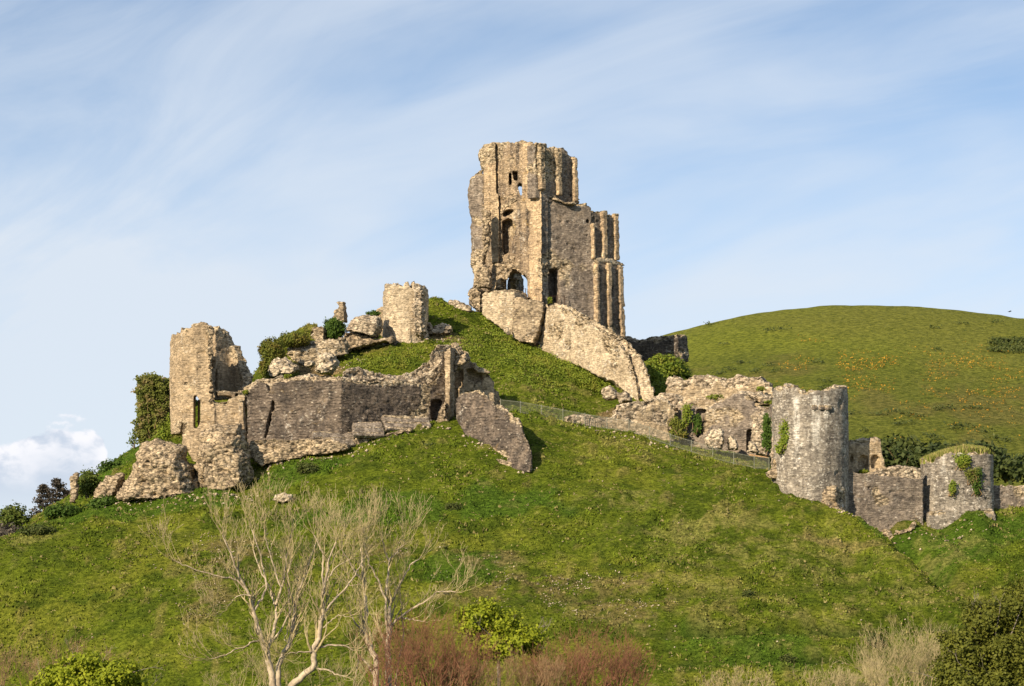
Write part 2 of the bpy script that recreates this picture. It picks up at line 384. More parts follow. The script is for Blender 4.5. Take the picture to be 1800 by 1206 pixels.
M_FENCE = plain_mat('dull_grey_green_metal', (.26, .27, .21), .55, .3, 6.0, .3)
M_WOOD = plain_mat('weathered_timber', (.32, .2, .1), .8, .3, 6.0)
M_BIRD = plain_mat('dark_feathers', (.03, .03, .035), .7, .3, 6.0)
# ------------------------------------------------------------------ terrain
CT = [  # (column, row, distance) on the near face of the hill and round the ruins
 (-250,1206,240),(0,1206,238),(300,1206,234),(600,1206,231),(900,1206,230),(1200,1206,230.5),(1500,1206,232),(1650,1206,232),(1800,1206,230),(1950,1206,231),(2150,1206,234),
 (-250,1080,250),(0,1080,244),(300,1080,240.5),(600,1080,238.5),(900,1080,237.5),(1200,1080,238),(1500,1080,239.5),(1640,1085,240.5),(1700,1063,243),(1745,1110,240.5),
 (-250,1010,256),(0,957,252.5),(300,960,250),(600,960,247.5),(900,960,246.5),(1200,960,246.8),(1400,960,247.5),(1500,975,248),(1600,1000,247.5),
 (40,937,255),(100,912,259),(175,884,262),(250,882,259.5),(345,868,259),(440,855,261),(600,870,254.5),(750,870,254),(900,870,254),(1050,870,253.7),(1200,870,254),(1350,866,254.5),
 (440,822,264.5),(520,812,263),(600,800,262.5),(680,764,264.5),(760,746,267),(800,746,267.5),(930,822,258.5),(870,795,261),(820,765,264),
 (950,746,268),(1050,766,267.5),(1200,802,264.5),(1300,826,261),(1350,842,258.5),(1440,888,254.5),(1495,916,252),(1560,957,250.5),(1590,978,249.2),(1620,1002,247.5),
 (895,722,274),(1000,742,272),(1100,762,271),(1200,786,269.5),(1330,822,264),
 (960,722,278),(1110,775,275),(1200,790,273.5),(1300,808,270),
 # behind the right-hand crest, and the bank below the outer walls
 (1500,938,254.6),(1560,985,254),(1640,1026,251),(1720,1074,247),(1545,951,256.8),(1590,948,257.0),(1620,932,257.6),(1680,921,257.6),(1715,918,257.7),(1640,985,254.5),(1590,968,255.0),(1650,925,257.6),(1750,913,257.6),(1800,903,260),(1900,905,263),(1700,960,254.5),(1800,960,254),(1700,1012,251.3),(1770,1040,249.3),(1800,1120,244.5),(1900,1060,248),(1950,1120,245),
 (1500,925,264),(1560,905,276),(1650,905,300),(1800,900,300),(2000,930,290),
 # behind the left crest
 (100,945,272),(0,990,266),(-120,1010,258),(-250,1060,262),
 (165,845,277),(200,818,281),(240,792,285),(300,776,286),(240,850,300),(350,720,285),(400,720,287),(350,790,305),(300,815,268),(345,800,270),
 # inner ward behind the curtain, and the mound
 (500,745,277),(650,735,277),(780,735,275),(470,662,284),(560,655,285),(620,650,285),(700,642,285.5),(760,612,290),(600,618,290),(800,566,299),(757,527,304),(700,560,300),(640,600,298),(830,546,304),(872,585,299),(930,622,295),
 (1000,652,291),(1060,694,287),(1092,737,281.5),(1000,722,281),(900,695,281.5),(860,690,282),(900,640,289),(980,682,286),(830,640,288.5),(830,690,282),(550,580,293),(500,600,290),
 (960,585,302),(1020,620,305),(1100,655,308),(840,560,312),(940,590,322),(760,560,322),(1050,660,325),(600,660,318),(480,690,305),
 (1150,652,297),(1200,662,298),(1180,690,287),(1130,705,284),(1230,700,289),(1350,715,289),(1300,740,281),(1200,735,281),(1400,760,280),(1420,850,263),(1230,720,310),(1400,780,305),
]
CW = [(x, y, z) for x in (-110, -70, -35, 0, 35, 70, 110) for y, z in ((205, -21), (218, -20.5), (350, -17), (372, -21))]
CW += [(-110, 240, -19), (-110, 265, -12), (-110, 300, -17), (-110, 330, -20), (110, 240, -16), (110, 265, -6), (110, 300, -4), (110, 330, -12), (-60, 320, -8), (60, 330, -6)]
_pts = np.array([P(*c) for c in CT]+[np.array(c, float) for c in CW])
def _phi(d2): return -np.sqrt(d2+2.2**2)
_A = _phi(((_pts[:, None, :2]-_pts[None, :, :2])**2).sum(2)); _n = len(_pts)
_Pm = np.column_stack([np.ones(_n), _pts[:, :2]/100])
_M = np.block([[_A-np.eye(_n)*.25, _Pm], [_Pm.T, np.zeros((3, 3))]])
_w = np.linalg.solve(_M, np.concatenate([_pts[:, 2], np.zeros(3)]))
def castle_z(x, y):
    x = np.atleast_1d(np.asarray(x, float)); y = np.atleast_1d(np.asarray(y, float)); out = np.empty(len(x))
    for i in range(0, len(x), 20000):
        X = x[i:i+20000]; Y = y[i:i+20000]
        d2 = (X[:, None]-_pts[None, :, 0])**2+(Y[:, None]-_pts[None, :, 1])**2
        out[i:i+20000] = _phi(d2)@_w[:_n]+_w[_n]+_w[_n+1]*X/100+_w[_n+2]*Y/100
    return out
def castle_detail(x, y, z):
    p = np.column_stack([x, y, np.zeros_like(x)])
    d = .16*fbm(p, .16, 2, 31)+.20*fbm(p*np.array((.7, 1, 1)), .6, 3, 32)+.12*vnoise(p, 1.6, 33)
    d += .55*np.maximum(0, vnoise(p, .75, 37)+.5*vnoise(p, 1.7, 38)-.45)      # tussocks
    # sheep terraces that follow the contours
    ph = z*4.2+1.6*vnoise(p, .11, 34)+.5*vnoise(p, .5, 35)
    face = sstep(262, 250, y)
    d += .13*np.sin(ph)*face*(.5+.5*vnoise(p, .07, 36))
    for z0, sl, a in ((-7.4, .012, .9), (-10.0, .02, .7), (-4.4, .03, .4)):      # two deeper trods low on the right
        zz = z-(z0+sl*(x-10)+.35*vnoise(p, .06, 41)); d -= a*np.exp(-(zz/.42)**2)*sstep(-2, 10, x)*face
    return d
def ray_ground(u, v, zf, y0, y1, st=.5):
    ys = np.arange(y0, y1, st); x = (u-UC)/F*ys; z = (VH-v)/F*ys; g = zf(x, ys)
    k = np.argmax(g >= z)
    return np.array((x[k], ys[k], g[k]))
def blob(x, y, u, v, Y, rx, ry, p, seed=0):
    c = P(u, v, Y); d = ((x-c[0])/rx)**2+((y-c[1])/ry)**2
    return sstep(1.15, .35, d+.7*vnoise(p, .35, seed)+.4*vnoise(p, 1.1, seed+1))
BARE = [(390,980,248,5.5,3.5),(360,1050,242,4,3.2),(960,1040,241,9,2.6),(1060,1075,238.8,7,2.4),(1060,1045,241,5,1.6),(840,985,245,4,1.2),(690,970,246,3,1.5)]
LUSH = [(250,900,258,11,3.2),(140,900,259,9,3.5),(520,825,261,6,2),(880,880,253,7,3),(700,900,252,7,2.2),(1650,965,255,9,3.5),(1600,985,253.5,6,3.5),(1750,930,257,8,3),(200,830,279,5,5),(1320,1150,235,9,3),(800,1000,244,6,2),(600,900,252,6,2)]
STRAW = [(1280,940,248.5,8,3),(1350,1000,245,9,2.2),(1230,1050,241,10,1.5),(1560,1050,242.5,7,1.4),(1250,1100,237,9,1.2),(1690,972,254,4,1.8),(1100,880,253,6,2),(1430,1090,238.7,8,1),(1600,1090,240,5,1),(50,960,252,4,2),(1480,1000,246,5,2)]
def gcol(x, y, z):
    """turf colour where it grows: lush, ordinary, yellowed, thin over stony soil"""
    p = np.column_stack([x, y, np.zeros_like(x)]); q = p*np.array((1, 2.2, 1))
    n1 = fbm(q, .09, 3, 51); n2 = fbm(q, .45, 3, 52); n3 = vnoise(q, 1.7, 53)
    g = np.array((.102, .138, .012)); y_ = np.array((.152, .174, .020)); dk = np.array((.055, .085, .009)); st = np.array((.25, .235, .075)); br = np.array((.17, .125, .06))
    c = np.tile(g, (len(x), 1))
    def over(c, col, m): return c*(1-m[:, None])+col*m[:, None]
    c = over(c, y_, sstep(-.25, .75, n1+.5*n2)*.8)
    c = over(c, dk, sstep(.12, .75, -n2+.4*n3-.25*n1)*.75)
    tus = np.maximum(0, vnoise(p, .75, 37)+.5*vnoise(p, 1.7, 38)-.40); c = over(c, np.where((vnoise(p, .2, 39) > 0)[:, None], np.array((.05, .075, .012)), np.array((.24, .20, .07))), np.clip(tus*1.6, 0, .4))
    dark = np.zeros(len(x)); straw = sstep(.55, 1.2, n2*.6+n3*.75+.35*sstep(-20, 50, x))*.45; bare = np.zeros(len(x))
    for u, v, Y, rx, ry in LUSH: dark = np.maximum(dark, blob(x, y, u, v, Y, rx, ry, p, 61))
    for u, v, Y, rx, ry in STRAW: straw = np.maximum(straw, .5*blob(x, y, u, v, Y, rx, ry, p, 63)*sstep(-.4, .6, n3+n2))
    for u, v, Y, rx, ry in BARE: bare = np.maximum(bare, blob(x, y, u, v, Y, rx, ry, p, 65))
    c = over(c, np.array((.058, .115, .012)), dark*.75)
    c = over(c, st, straw)
    c = over(c, br, bare*.6*sstep(-.6, .4, n3+n2))
    for z0, sl, am in ((-7.4, .012, .85), (-10.0, .02, .8), (-4.4, .03, .45)):
        zz = castle_z(x, y)-(z0+sl*(x-10)+.35*vnoise(p, .06, 41)); c = over(c, np.array((.032, .060, .008)), am*np.exp(-(zz/.45)**2)*sstep(-2, 10, x)*sstep(262, 250, y)*sstep(-.9, .1, n2))
    path = .5*blob(x, y, 1480, 948, 248.8, 4.5, .35, p, 70)+blob(x, y, 780, 590, 294, 4, 2.0, p, 67)+blob(x, y, 560, 650, 285, 3, 1.5, p, 68)+blob(x, y, 1095, 735, 282, 3, 1.5, p, 69)
    c = over(c, np.array((.26, .18, .10)), np.clip(path, 0, 1)*.8)
    return c*(1+.14*fbm(q, 1.3, 2, 55)[:, None])
def grass_mat(name, fine=1.0, attr=True, base=(.1, .14, .02)):
    m, k, b = new_mat(name); p = k.new('ShaderNodeTexCoord').outputs['Object']
    col = k.new('ShaderNodeAttribute', attribute_name='gcol').outputs['Color'] if attr else base
    a = k.noise(k.vmul(p, (1, 1.6, 1.6)), 2.4*fine, 6, .72, .3)
    c2 = k.mix(k.ramp(a, .32, .70), (.40, .46, .36), (1.65, 1.52, 1.6))
    col = k.mix(1.0, col, c2, 'MULTIPLY')
    k.l.new(col, b.inputs['Base Color']); b.inputs['Specular IOR Level'].default_value = .05
    h = k.math('ADD', a, k.math('MULTIPLY', k.noise(p, 9*fine, 3, .7), .4))
    bump(k, b, h, .35/fine)
    return m
M_GRASS = grass_mat('rough_turf')
M_FAR = grass_mat('far_pasture', .35)
def grid(xs, ys):
    X, Y = np.meshgrid(xs, ys); nx, ny = len(xs), len(ys)
    i = np.arange(nx*ny).reshape(ny, nx)
    q = np.stack([i[:-1, :-1], i[:-1, 1:], i[1:, 1:], i[1:, :-1]], -1).reshape(-1, 4)
    return X.ravel(), Y.ravel(), q
xs = np.concatenate([np.arange(-105, -62, 1.2), np.arange(-62, 64, .32), np.arange(64, 106, 1.2)])
ys = np.concatenate([np.arange(206, 226, 1.0), np.arange(226, 306, .32), np.arange(306, 372, 1.0)])
x, y, q = grid(xs, ys); z = castle_z(x, y); z = z+castle_detail(x, y, z)
tag(mesh_obj('castle_hill', np.column_stack([x, y, z]), q, M_GRASS, None, {'gcol': gcol(x, y, z)}, True), kind='structure')
def gz(x, y):
    z = castle_z(x, y); return z+castle_detail(np.atleast_1d(x), np.atleast_1d(y), z)
# far down with its gorse
HC = [(-400, 1000), (300, 950), (600, 860), (800, 755), (1000, 655), (1100, 617), (1190, 588), (1300, 562), (1400, 547), (1500, 542), (1600, 545), (1700, 553), (1800, 567), (1900, 583), (2100, 640), (2500, 800), (3000, 960)]
def far_z(x, y):
    x = np.atleast_1d(np.asarray(x, float)); y = np.atleast_1d(np.asarray(y, float))
    u = UC+x*F/np.maximum(y, 300); u = u*.35+(UC+x*F/650)*.65
    v = 0
    for d in (-60, -30, 0, 30, 60): v = v+np.interp(u+d, [c[0] for c in HC], [c[1] for c in HC])/5
    crest = (VH-v)/F*650+1.0
    t = (y-395)/255
    pr = np.where(t < 1, np.clip(t, 0, 1)**.95*(1.16-.16*np.clip(t, 0, 1)**2), 1-.0*t)
    pr = np.where(t >= 1, 1-.25*sstep(1, 3, t)-.05*(np.minimum(t, 3)-1), pr)
    z = -22+(crest+22)*pr
    p = np.column_stack([x, y, 0*x])
    return z+1.6*vnoise(p, .012, 71)*sstep(0, .3, t)*sstep(1.0, .8, t)+.5*vnoise(p, .05, 72)*sstep(1.1, .6, t)+.12*fbm(p, .3, 2, 73)
xs = np.concatenate([np.arange(-330, 20, 6.0), np.arange(20, 160, .7), np.arange(160, 420, 5.0)])
ys = np.concatenate([np.arange(380, 720, 1.3), np.arange(720, 1300, 12)])
x, y, q = grid(xs, ys); z = far_z(x, y); p = np.column_stack([x, y*.6, 0*x])
n1 = fbm(p, .02, 3, 81); n2 = fbm(p, .12, 3, 82)
spurline = 640-.12*(x-60)-700*np.exp(-((x-30)/22)**2)*0
low = sstep(595, 560, y+.25*(x-80)+14*n1)         # rougher ground below the smooth summit pasture
c = np.tile(np.array((.172, .200, .026)), (len(x), 1))
def over(c, col, m): return c*(1-m[:, None])+np.array(col)*m[:, None]
c = over(c, (.180, .188, .036), sstep(-.3, .6, n1)*.7)
c = over(c, (.128, .150, .024), low*.75)
c = over(c, (.165, .145, .045), low*sstep(.0, .8, n2)*.55)
c = over(c, (.10, .13, .02), low*sstep(.2, .9, -n2)*.6)
for (u0, v0), (u1, v1) in (((1745, 622), (1800, 672)),):
    pass
tag(mesh_obj('down', np.column_stack([x, y, z]), q, M_FAR, None, {'gcol': c}, True), kind='structure')
# valley floor, one sheet from under the camera to the horizon
def floor_z(x, y):
    return np.where(y < 190, -1.8-.1035*np.maximum(y, 0), -21.5)+0*x-.0000008*np.maximum(y-1500, 0)
xs = np.concatenate([np.arange(-4000, -400, 300), np.arange(-400, 400, 16), np.arange(400, 4001, 300)])
ys = np.concatenate([np.arange(-300, 0, 60), np.arange(0, 420, 14), np.arange(420, 7000, 300)])
x, y, q = grid(xs, ys); z = floor_z(x, y); p = np.column_stack([x, y, 0*x])
z = z+.5*vnoise(p, .03, 91)*sstep(10, 40, y)
c = np.tile(np.array((.09, .13, .02)), (len(x), 1))*(1+.3*vnoise(p, .02, 92)[:, None])
tag(mesh_obj('ground', np.column_stack([x, y, z]), q, M_FAR, None, {'gcol': c}, True), kind='structure')

# ------------------------------------------------------------------ leaves, tufts
def quads_at(C, N, size, rng, elong=1.5, rnd=1.0):
    """one leaf-shaped quad per centre, its plane roughly facing N"""
    n = len(C); d = rng.normal(size=(n, 3)); nn = N+rnd*rng.normal(size=(n, 3))*.6; nn /= np.linalg.norm(nn, axis=1)[:, None]+1e-9
    a = np.cross(nn, d); a /= np.linalg.norm(a, axis=1)[:, None]+1e-9; b = np.cross(nn, a)
    s = (size*(.6+.8*rng.random(n)))[:, None] if np.isscalar(size) else size[:, None]
    V = np.stack([C-a*s*elong*.5, C-b*s*.5+a*s*.05, C+a*s*elong*.5, C+b*s*.5+a*s*.05], 1).reshape(-1, 3)
    return V, np.arange(4*n).reshape(n, 4)
def leaves(name, C, N, size, mat, parent, rng, rnd=1.0, tone=None, elong=1.5):
    V, Q = quads_at(C, N, size, rng, elong, rnd)
    t = tone if tone is not None else rng.random(len(C))
    return mesh_obj(name, V, Q, mat, parent, {'tone': np.repeat(t, 4)})
def crown_pts(blobs, n, rng, shell=.45, clump=.55, sub=14):
    """leaf positions gathered in sprays through a crown made of ellipsoids (centre, radii)"""
    vol = np.array([b[1][0]*b[1][1]*b[1][2] for b in blobs]); ns = max(1, n//sub)
    k = rng.choice(len(blobs), ns, p=vol/vol.sum())
    d = rng.normal(size=(ns, 3)); d /= np.linalg.norm(d, axis=1)[:, None]
    r = 1-shell*rng.random(ns)**1.3
    c = np.array([blobs[i][0] for i in k]); rr = np.array([blobs[i][1] for i in k])
    lump = 1+.22*vnoise(c+d*rr, .9/max(.3, rr.mean()/2), 7)
    cc = c+d*rr*(r*lump)[:, None]
    C = np.repeat(cc, sub, 0)+rng.normal(size=(ns*sub, 3))*clump*np.array((1, 1, .8))
    N = np.repeat(d, sub, 0)+np.array((0, 0, .4))
    tone = np.clip(np.repeat(rng.random(ns), sub)*.6+.4*rng.random(ns*sub), 0, 1)
    return C, N, tone
def bush(name, label, cat, blobs, n, size, mat, clump=.3, group=None, seed=0, stems=6, bark=None, shell=.5, base=None, sub=12):
    rng = np.random.default_rng(seed); bl = [(np.array(b[0], float), np.array(b[1], float)) for b in blobs]
    c = np.mean([b[0] for b in bl], 0); bz = min(b[0][2]-b[1][2] for b in bl) if base is None else base
    rt = root(name, (c[0], c[1], bz), label, cat, group)
    C, N, t = crown_pts(bl, n, rng, shell, clump, sub)
    leaves('foliage', C, N, size, mat, rt, rng, 1.0, t)
    T = Tubes(4)
    for i in range(stems):
        b = bl[rng.integers(len(bl))]; e = b[0]+rng.normal(size=3)*b[1]*.45; s = np.array((c[0]+rng.normal()*.15, c[1]+rng.normal()*.15, bz-.3))
        m = (s+e)/2+rng.normal(size=3)*.15; T.line([s, m, e], [.05, .035, .012])
    T.build('stem', bark or B_GREY, rt)
    return rt
class Tubes:
    def __init__(s, sides=5): s.V = []; s.Fq = []; s.n = 0; s.k = sides
    def line(s, pts, rad, k=None):
        k = k or s.k; pts = np.asarray(pts, float); m = len(pts)
        d = np.gradient(pts, axis=0); d /= np.linalg.norm(d, axis=1)[:, None]+1e-9
        up = np.array((0, 1.0, .01)); a = np.cross(d, up); a /= np.linalg.norm(a, axis=1)[:, None]+1e-9; b = np.cross(d, a)
        an = 2*np.pi*np.arange(k)/k
        ring = pts[:, None]+np.asarray(rad)[:, None, None]*(np.cos(an)[None, :, None]*a[:, None]+np.sin(an)[None, :, None]*b[:, None])
        s.V.append(ring.reshape(-1, 3)); i = s.n+np.arange(m*k).reshape(m, k)
        j = np.roll(i, -1, 1); s.Fq.append(np.stack([i[:-1], j[:-1], j[1:], i[1:]], -1).reshape(-1, 4)); s.n += m*k
    def build(s, name, mat, parent, smooth=True):
        return mesh_obj(name, np.concatenate(s.V), np.concatenate(s.Fq), mat, parent, None, smooth)
def inside_poly(poly, n, rng):
    a = np.array(poly); lo, hi = a.min(0), a.max(0); out = []
    while len(out) < n:
        q = lo+rng.random((n*2, 2))*(hi-lo); c = np.zeros(len(q), bool); j = len(a)-1
        for i in range(len(a)):
            xi, yi = a[i]; xj, yj = a[j]
            c ^= ((yi > q[:, 1]) != (yj > q[:, 1])) & (q[:, 0] < (xj-xi)*(q[:, 1]-yi)/(yj-yi+1e-9)+xi); j = i
        out += list(q[c])
    return np.array(out[:n])
def climber(name, label, cat, poly, Y, thick, n, size, mat, seed=0, group=None, clump=.14, rot=0.0, front=.35, u0=None):
    """leaves over a traced patch of wall, with real depth"""
    rng = np.random.default_rng(seed); a = np.array(poly); u0 = a[:, 0].mean() if u0 is None else u0
    pl = Plane(u0, Y, u0+50, Y+50/F*Y*math.tan(R(rot))); ns = n//10; k_ = (a.max(0)-a.min(0)).min()*.09; q = inside_poly(ragged(poly, k_*1.6, max(3, k_*1.8), random.Random(seed)), ns, rng)
    c = np.array([pl.hit(*w) for w in q]); c += pl.nn*(rng.random(ns)[:, None]*thick-front)
    C = np.repeat(c, 10, 0)+rng.normal(size=(ns*10, 3))*clump
    b = pl.hit(a[:, 0].mean(), a[:, 1].max()); rt = root(name, b, label, cat, group)
    N = np.tile(-pl.nn+np.array((-.2, 0, .5)), (len(C), 1)); t = np.clip(np.repeat(rng.random(ns), 10)*.6+.4*rng.random(ns*10), 0, 1)
    leaves('foliage', C, N, size, mat, rt, rng, 1.0, t)
    T = Tubes(3)
    for i in range(7):
        e = c[rng.integers(ns)]; s0 = b+np.array((rng.normal()*.3, 0, -.2)); T.line([s0, (s0+e)/2+rng.normal(size=3)*.2, e], [.04, .03, .01])
    T.build('stem', B_BROWN, rt)
    return rt
# turf: short tufts all over the near face, one patch of stuff
def turf():
    rng = np.random.default_rng(5); n = 210000
    x = rng.uniform(-62, 64, n); y = 228+rng.random(n)**1.15*78
    u = UC+x*F/y; ok = (u > -60) & (u < 1860); x, y = x[ok], y[ok]
    z = gz(x, y); p = np.column_stack([x, y, 0*x])
    c = gcol(x, y, z); dens = .35+.65*sstep(-.6, .5, fbm(p, .5, 3, 101))
    keep = rng.random(len(x)) < dens*1.0; x, y, z, c, p = x[keep], y[keep], z[keep], c[keep], p[keep]
    n = len(x); h = (.07+.13*rng.random(n)**2)*(1+.7*np.clip(fbm(p, .45, 2, 102), -1, 1)); B = 3
    dry = (rng.random(n) < .06+.15*sstep(.1, .9, vnoise(p, .3, 103)+.2*sstep(-10, 50, x)))
    c = c*(.55+.8*rng.random(n))[:, None]; c[dry] = np.array((.27, .235, .09))*(.55+.5*rng.random(dry.sum()))[:, None]; h[dry] *= 1.15
    an = rng.random((n, B))*2*np.pi; lean = rng.normal(size=(n, B, 2))*.35
    base = np.column_stack([x, y, z-.03])[:, None, :]
    w = (.07+.07*rng.random((n, B)))
    o = np.stack([np.cos(an), np.sin(an), 0*an], -1)
    off = np.stack([rng.normal(size=(n, B))*.09, rng.normal(size=(n, B))*.09, np.zeros((n, B))], -1)
    v0 = base+off-o*w[..., None]; v1 = base+off+o*w[..., None]
    v2 = base+off+np.stack([lean[..., 0]*h[:, None], lean[..., 1]*h[:, None], h[:, None]*(.7+.6*rng.random((n, B)))], -1)
    V = np.stack([v0, v1, v2], 2).reshape(-1, 3); Q = np.arange(len(V)).reshape(-1, 3)
    o = mesh_obj('grass', V, Q, M_BLADE, None, {'gcol': np.repeat(c, 3*B, 0)})
    tag(o, 'short tufted turf with yellowed blades growing all over the castle hill', 'grass', kind='stuff')
def blade_mat():
    m, k, b = new_mat('grass_blades'); col = k.new('ShaderNodeAttribute', attribute_name='gcol').outputs['Color']
    # blades share the light of the turf they stand in
    g = k.new('ShaderNodeNewGeometry'); mixn = k.new('ShaderNodeVectorMath', operation='MULTIPLY_ADD')
    mixn.inputs[1].default_value = (.35, .35, .35); mixn.inputs[2].default_value = (0, -.35, .7)
    k.l.new(g.outputs['Normal'], mixn.inputs[0]); nz = k.new('ShaderNodeVectorMath', operation='NORMALIZE'); k.l.new(mixn.outputs[0], nz.inputs[0])
    k.l.new(nz.outputs[0], b.inputs['Normal']); k.l.new(col, b.inputs['Base Color']); b.inputs['Specular IOR Level'].default_value = .05
    return m
M_BLADE = blade_mat()
turf()
# ------------------------------------------------------------------ ruins
K = Z(790, 230, 3.091); K2 = Z(820, 240, 7.536); K3 = Z(820, 380, 7.54); K4 = Z(940, 240, 6.7)
Z1 = Z(150, 480, 2.871); Z2 = Z(430, 480, 4.5); Z3 = Z(420, 590, 3.3333); Z5 = Z(800, 480, 4.286); Z6 = Z(980, 620, 3.3333); Z7 = Z(1420, 720, 4.639); Z9 = Z(740, 590, 7.095)
VIEW = np.array((0.01, 1.0, 0.0))
def SV(pl, pts, d0, d1, holes=(), rag=0.0, step=4.0, ext=VIEW):
    """like S but its thickness runs along ext (splayed openings)"""
    v, f = S(pl, pts, 0, 1, holes, rag, step); m = len(v)//2; b = v[:m].copy(); e = ext/(ext@pl.nn)
    v[:m] = b+e*d0; v[m:] = b+e*d1; return v, f
def one(name, label, cat, solids, mat, base, group=None, **kw):
    """a thing of one mesh, its origin at its base"""
    e = bpy.data.objects.new('tmp', None); e.location = [float(c) for c in base]
    o = masonry(name, solids, mat, e, **kw); o.parent = None; o.location = e.location; bpy.data.objects.remove(e)
    return tag(o, label, cat, group)

# ---- the keep
kp = root('ruined_keep', P(950, 590, 303), 'tall broken stone keep on top of the mound, with pilasters and arched openings', 'castle keep')
PA = Plane(826, 308.3, 953, 300); PB = Plane(953, 300, 1012, 303.3); PC = Plane(955, 300.7, 1041, 302.3); PB2 = Plane(1041, 302.4, 1097, 305.6)
archh = K3((525, 960), (528, 815), (560, 770), (610, 738), (680, 728), (740, 745), (790, 790), (808, 830), (812, 1100), (640, 1100), (600, 975))
skyh = K2((685, 610), (735, 620), (738, 800), (712, 770), (690, 700), (680, 650))
front = K((190, 72), (235, 58), (265, 60), (330, 60), (400, 54), (455, 66), (500, 70), (505, 930), (440, 915), (425, 905), (345, 890), (240, 870), (170, 870), (130, 850), (150, 780), (185, 700), (195, 560), (180, 440), (172, 380), (185, 300), (182, 200), (168, 185), (165, 150), (155, 125), (168, 95))
holesA = [archh, skyh, K((322, 226), (338, 228), (340, 290), (324, 292)), K((340, 218), (372, 218), (372, 270), (350, 270)),
          K((287, 490), (318, 476), (336, 482), (345, 500), (347, 600), (322, 660), (288, 676)), K((288, 460), (298, 436), (325, 424), (352, 428), (336, 446), (304, 464)),
          arch(*[790+c/3.091 for c in (207, 231)], 230+768/3.091, 230+862/3.091)]
archb = [(a+0, b) for a, b in archh]
body = [SV(PA, front, 0, 1.3, holesA, 1.6), SV(PA, [(a, b+1) for a, b in front], 1.25, 2.2, [archb, skyh], 0)]
# ashlar pilasters and the broken masses that hang from them
body += [SV(PA, K((188, 74), (250, 66), (256, 345), (268, 345), (272, 715), (232, 722), (222, 560), (190, 440)), -.45, .3, (), .6),
         SV(PA, K((395, 56), (456, 68), (458, 325), (398, 325)), -.45, .3, (), .5),
         SV(PA, K((400, 322), (470, 322), (500, 330), (505, 930), (440, 915), (432, 760), (428, 600), (440, 450), (405, 380)), -.35, .3, [K((463, 360), (470, 362), (473, 570), (466, 572))], 1.6),
         SV(PA, K((262, 340), (300, 345), (345, 340), (370, 380), (300, 425), (285, 460), (280, 600), (290, 720), (262, 720)), -.12, .3, (), 2.0),
         INF(879, 301.0, K3((120, 960), (160, 820), (215, 640), (300, 640), (340, 960)), 1.4),
         ]
o = masonry('tower_wall', body[:2], M_TANGREY, kp, vox=.085, face=.022, rub=.13, corew=.35, t=PA.t, bulge=.02)
o['label'] = 'sunlit tan front wall of the tower with ragged window holes'
for q in body[2:5]: masonry('pilaster', [q], M_TAN, kp, vox=.085, face=.02, corew=.3, t=PA.t, bulge=.0, rub=.12)
masonry('torn_facing', body[5:], M_BUFF, kp, vox=.1, core0=.8, rub=.22, t=PA.t)
# rough torn columns of core at the left of the front
col = [INF(855, 303.3, K((178, 430), (225, 440), (228, 560), (200, 640), (190, 700), (195, 790), (180, 860), (128, 860), (140, 780), (160, 700), (185, 600)), 2.0),
       INF(872, 303.8, K((245, 715), (300, 700), (310, 770), (305, 870), (240, 865)), 1.4),
       INF(905, 303.0, K((288, 700), (340, 680), (385, 700), (425, 740), (428, 790), (400, 765), (350, 752), (318, 780), (300, 820), (285, 780)), 1.1)]
masonry('torn_wall_core', col, M_BUFF, kp, vox=.11, core0=1, rub=.26)
PD = Plane(820, 309.8, 852, 308.6)
side = K((185, 208), (150, 215), (125, 245), (102, 310), (100, 360), (106, 440), (118, 470), (114, 560), (120, 620), (116, 720), (130, 765), (140, 790), (130, 850), (108, 862), (104, 940), (190, 990), (200, 600))
masonry('side_wall', [SV(PD, side, 0, 1.5, (), 1.4)], M_GREYBROWN, kp, vox=.12, t=PD.t, corew=.5)
# upper right-hand face
upB = K4((5, 75), (75, 78), (85, 75), (150, 88), (160, 128), (190, 132), (205, 120), (285, 145), (312, 125), (345, 122), (385, 170), (400, 200), (455, 262), (470, 790), (475, 830), (120, 760), (5, 720))
b = [S(PB, upB, 0, 1.4, [K4((150, 480), (160, 480), (165, 660), (152, 660))], 1.5)]
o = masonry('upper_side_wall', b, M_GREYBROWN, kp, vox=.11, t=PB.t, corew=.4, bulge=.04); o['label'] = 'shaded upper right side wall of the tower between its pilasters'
for nm, pts in (('c', K4((28, 90), (86, 130), (92, 640), (40, 625))), ('a', K4((232, 130), (284, 150), (286, 700), (240, 690))), ('b', K4((424, 225), (462, 270), (478, 770), (430, 765)))):
    masonry('pilaster', [S(PB, pts, -.62, .2, (), 1.2, 5.0)], M_TAN, kp, vox=.085, face=.02, corew=.2, t=PB.t, bulge=.0, rub=.1)
masonry('corner_pilaster', [S(PB, [(951.5, 326), (963, 330), (964.5, 536), (952, 536)], -.05, 1.6, (), .5)], M_GREYBROWN, kp, vox=.11, face=.04, corew=.3, t=PB.t, bulge=.02)
frag = [INF(1014, 304.0, K4((474, 540), (495, 536), (524, 575), (522, 630), (495, 670), (474, 660)), .9), INF(1014, 303.8, K4((470, 690), (495, 690), (535, 740), (530, 778), (500, 805), (440, 800)), 1.0),
        INF(990, 301.2, K4((120, 665), (200, 680), (290, 720), (350, 765), (470, 762), (490, 800), (380, 818), (300, 770), (130, 720)), 1.2)]
masonry('ragged_ledge', frag, M_BUFF, kp, vox=.11, core0=1, rub=.16)
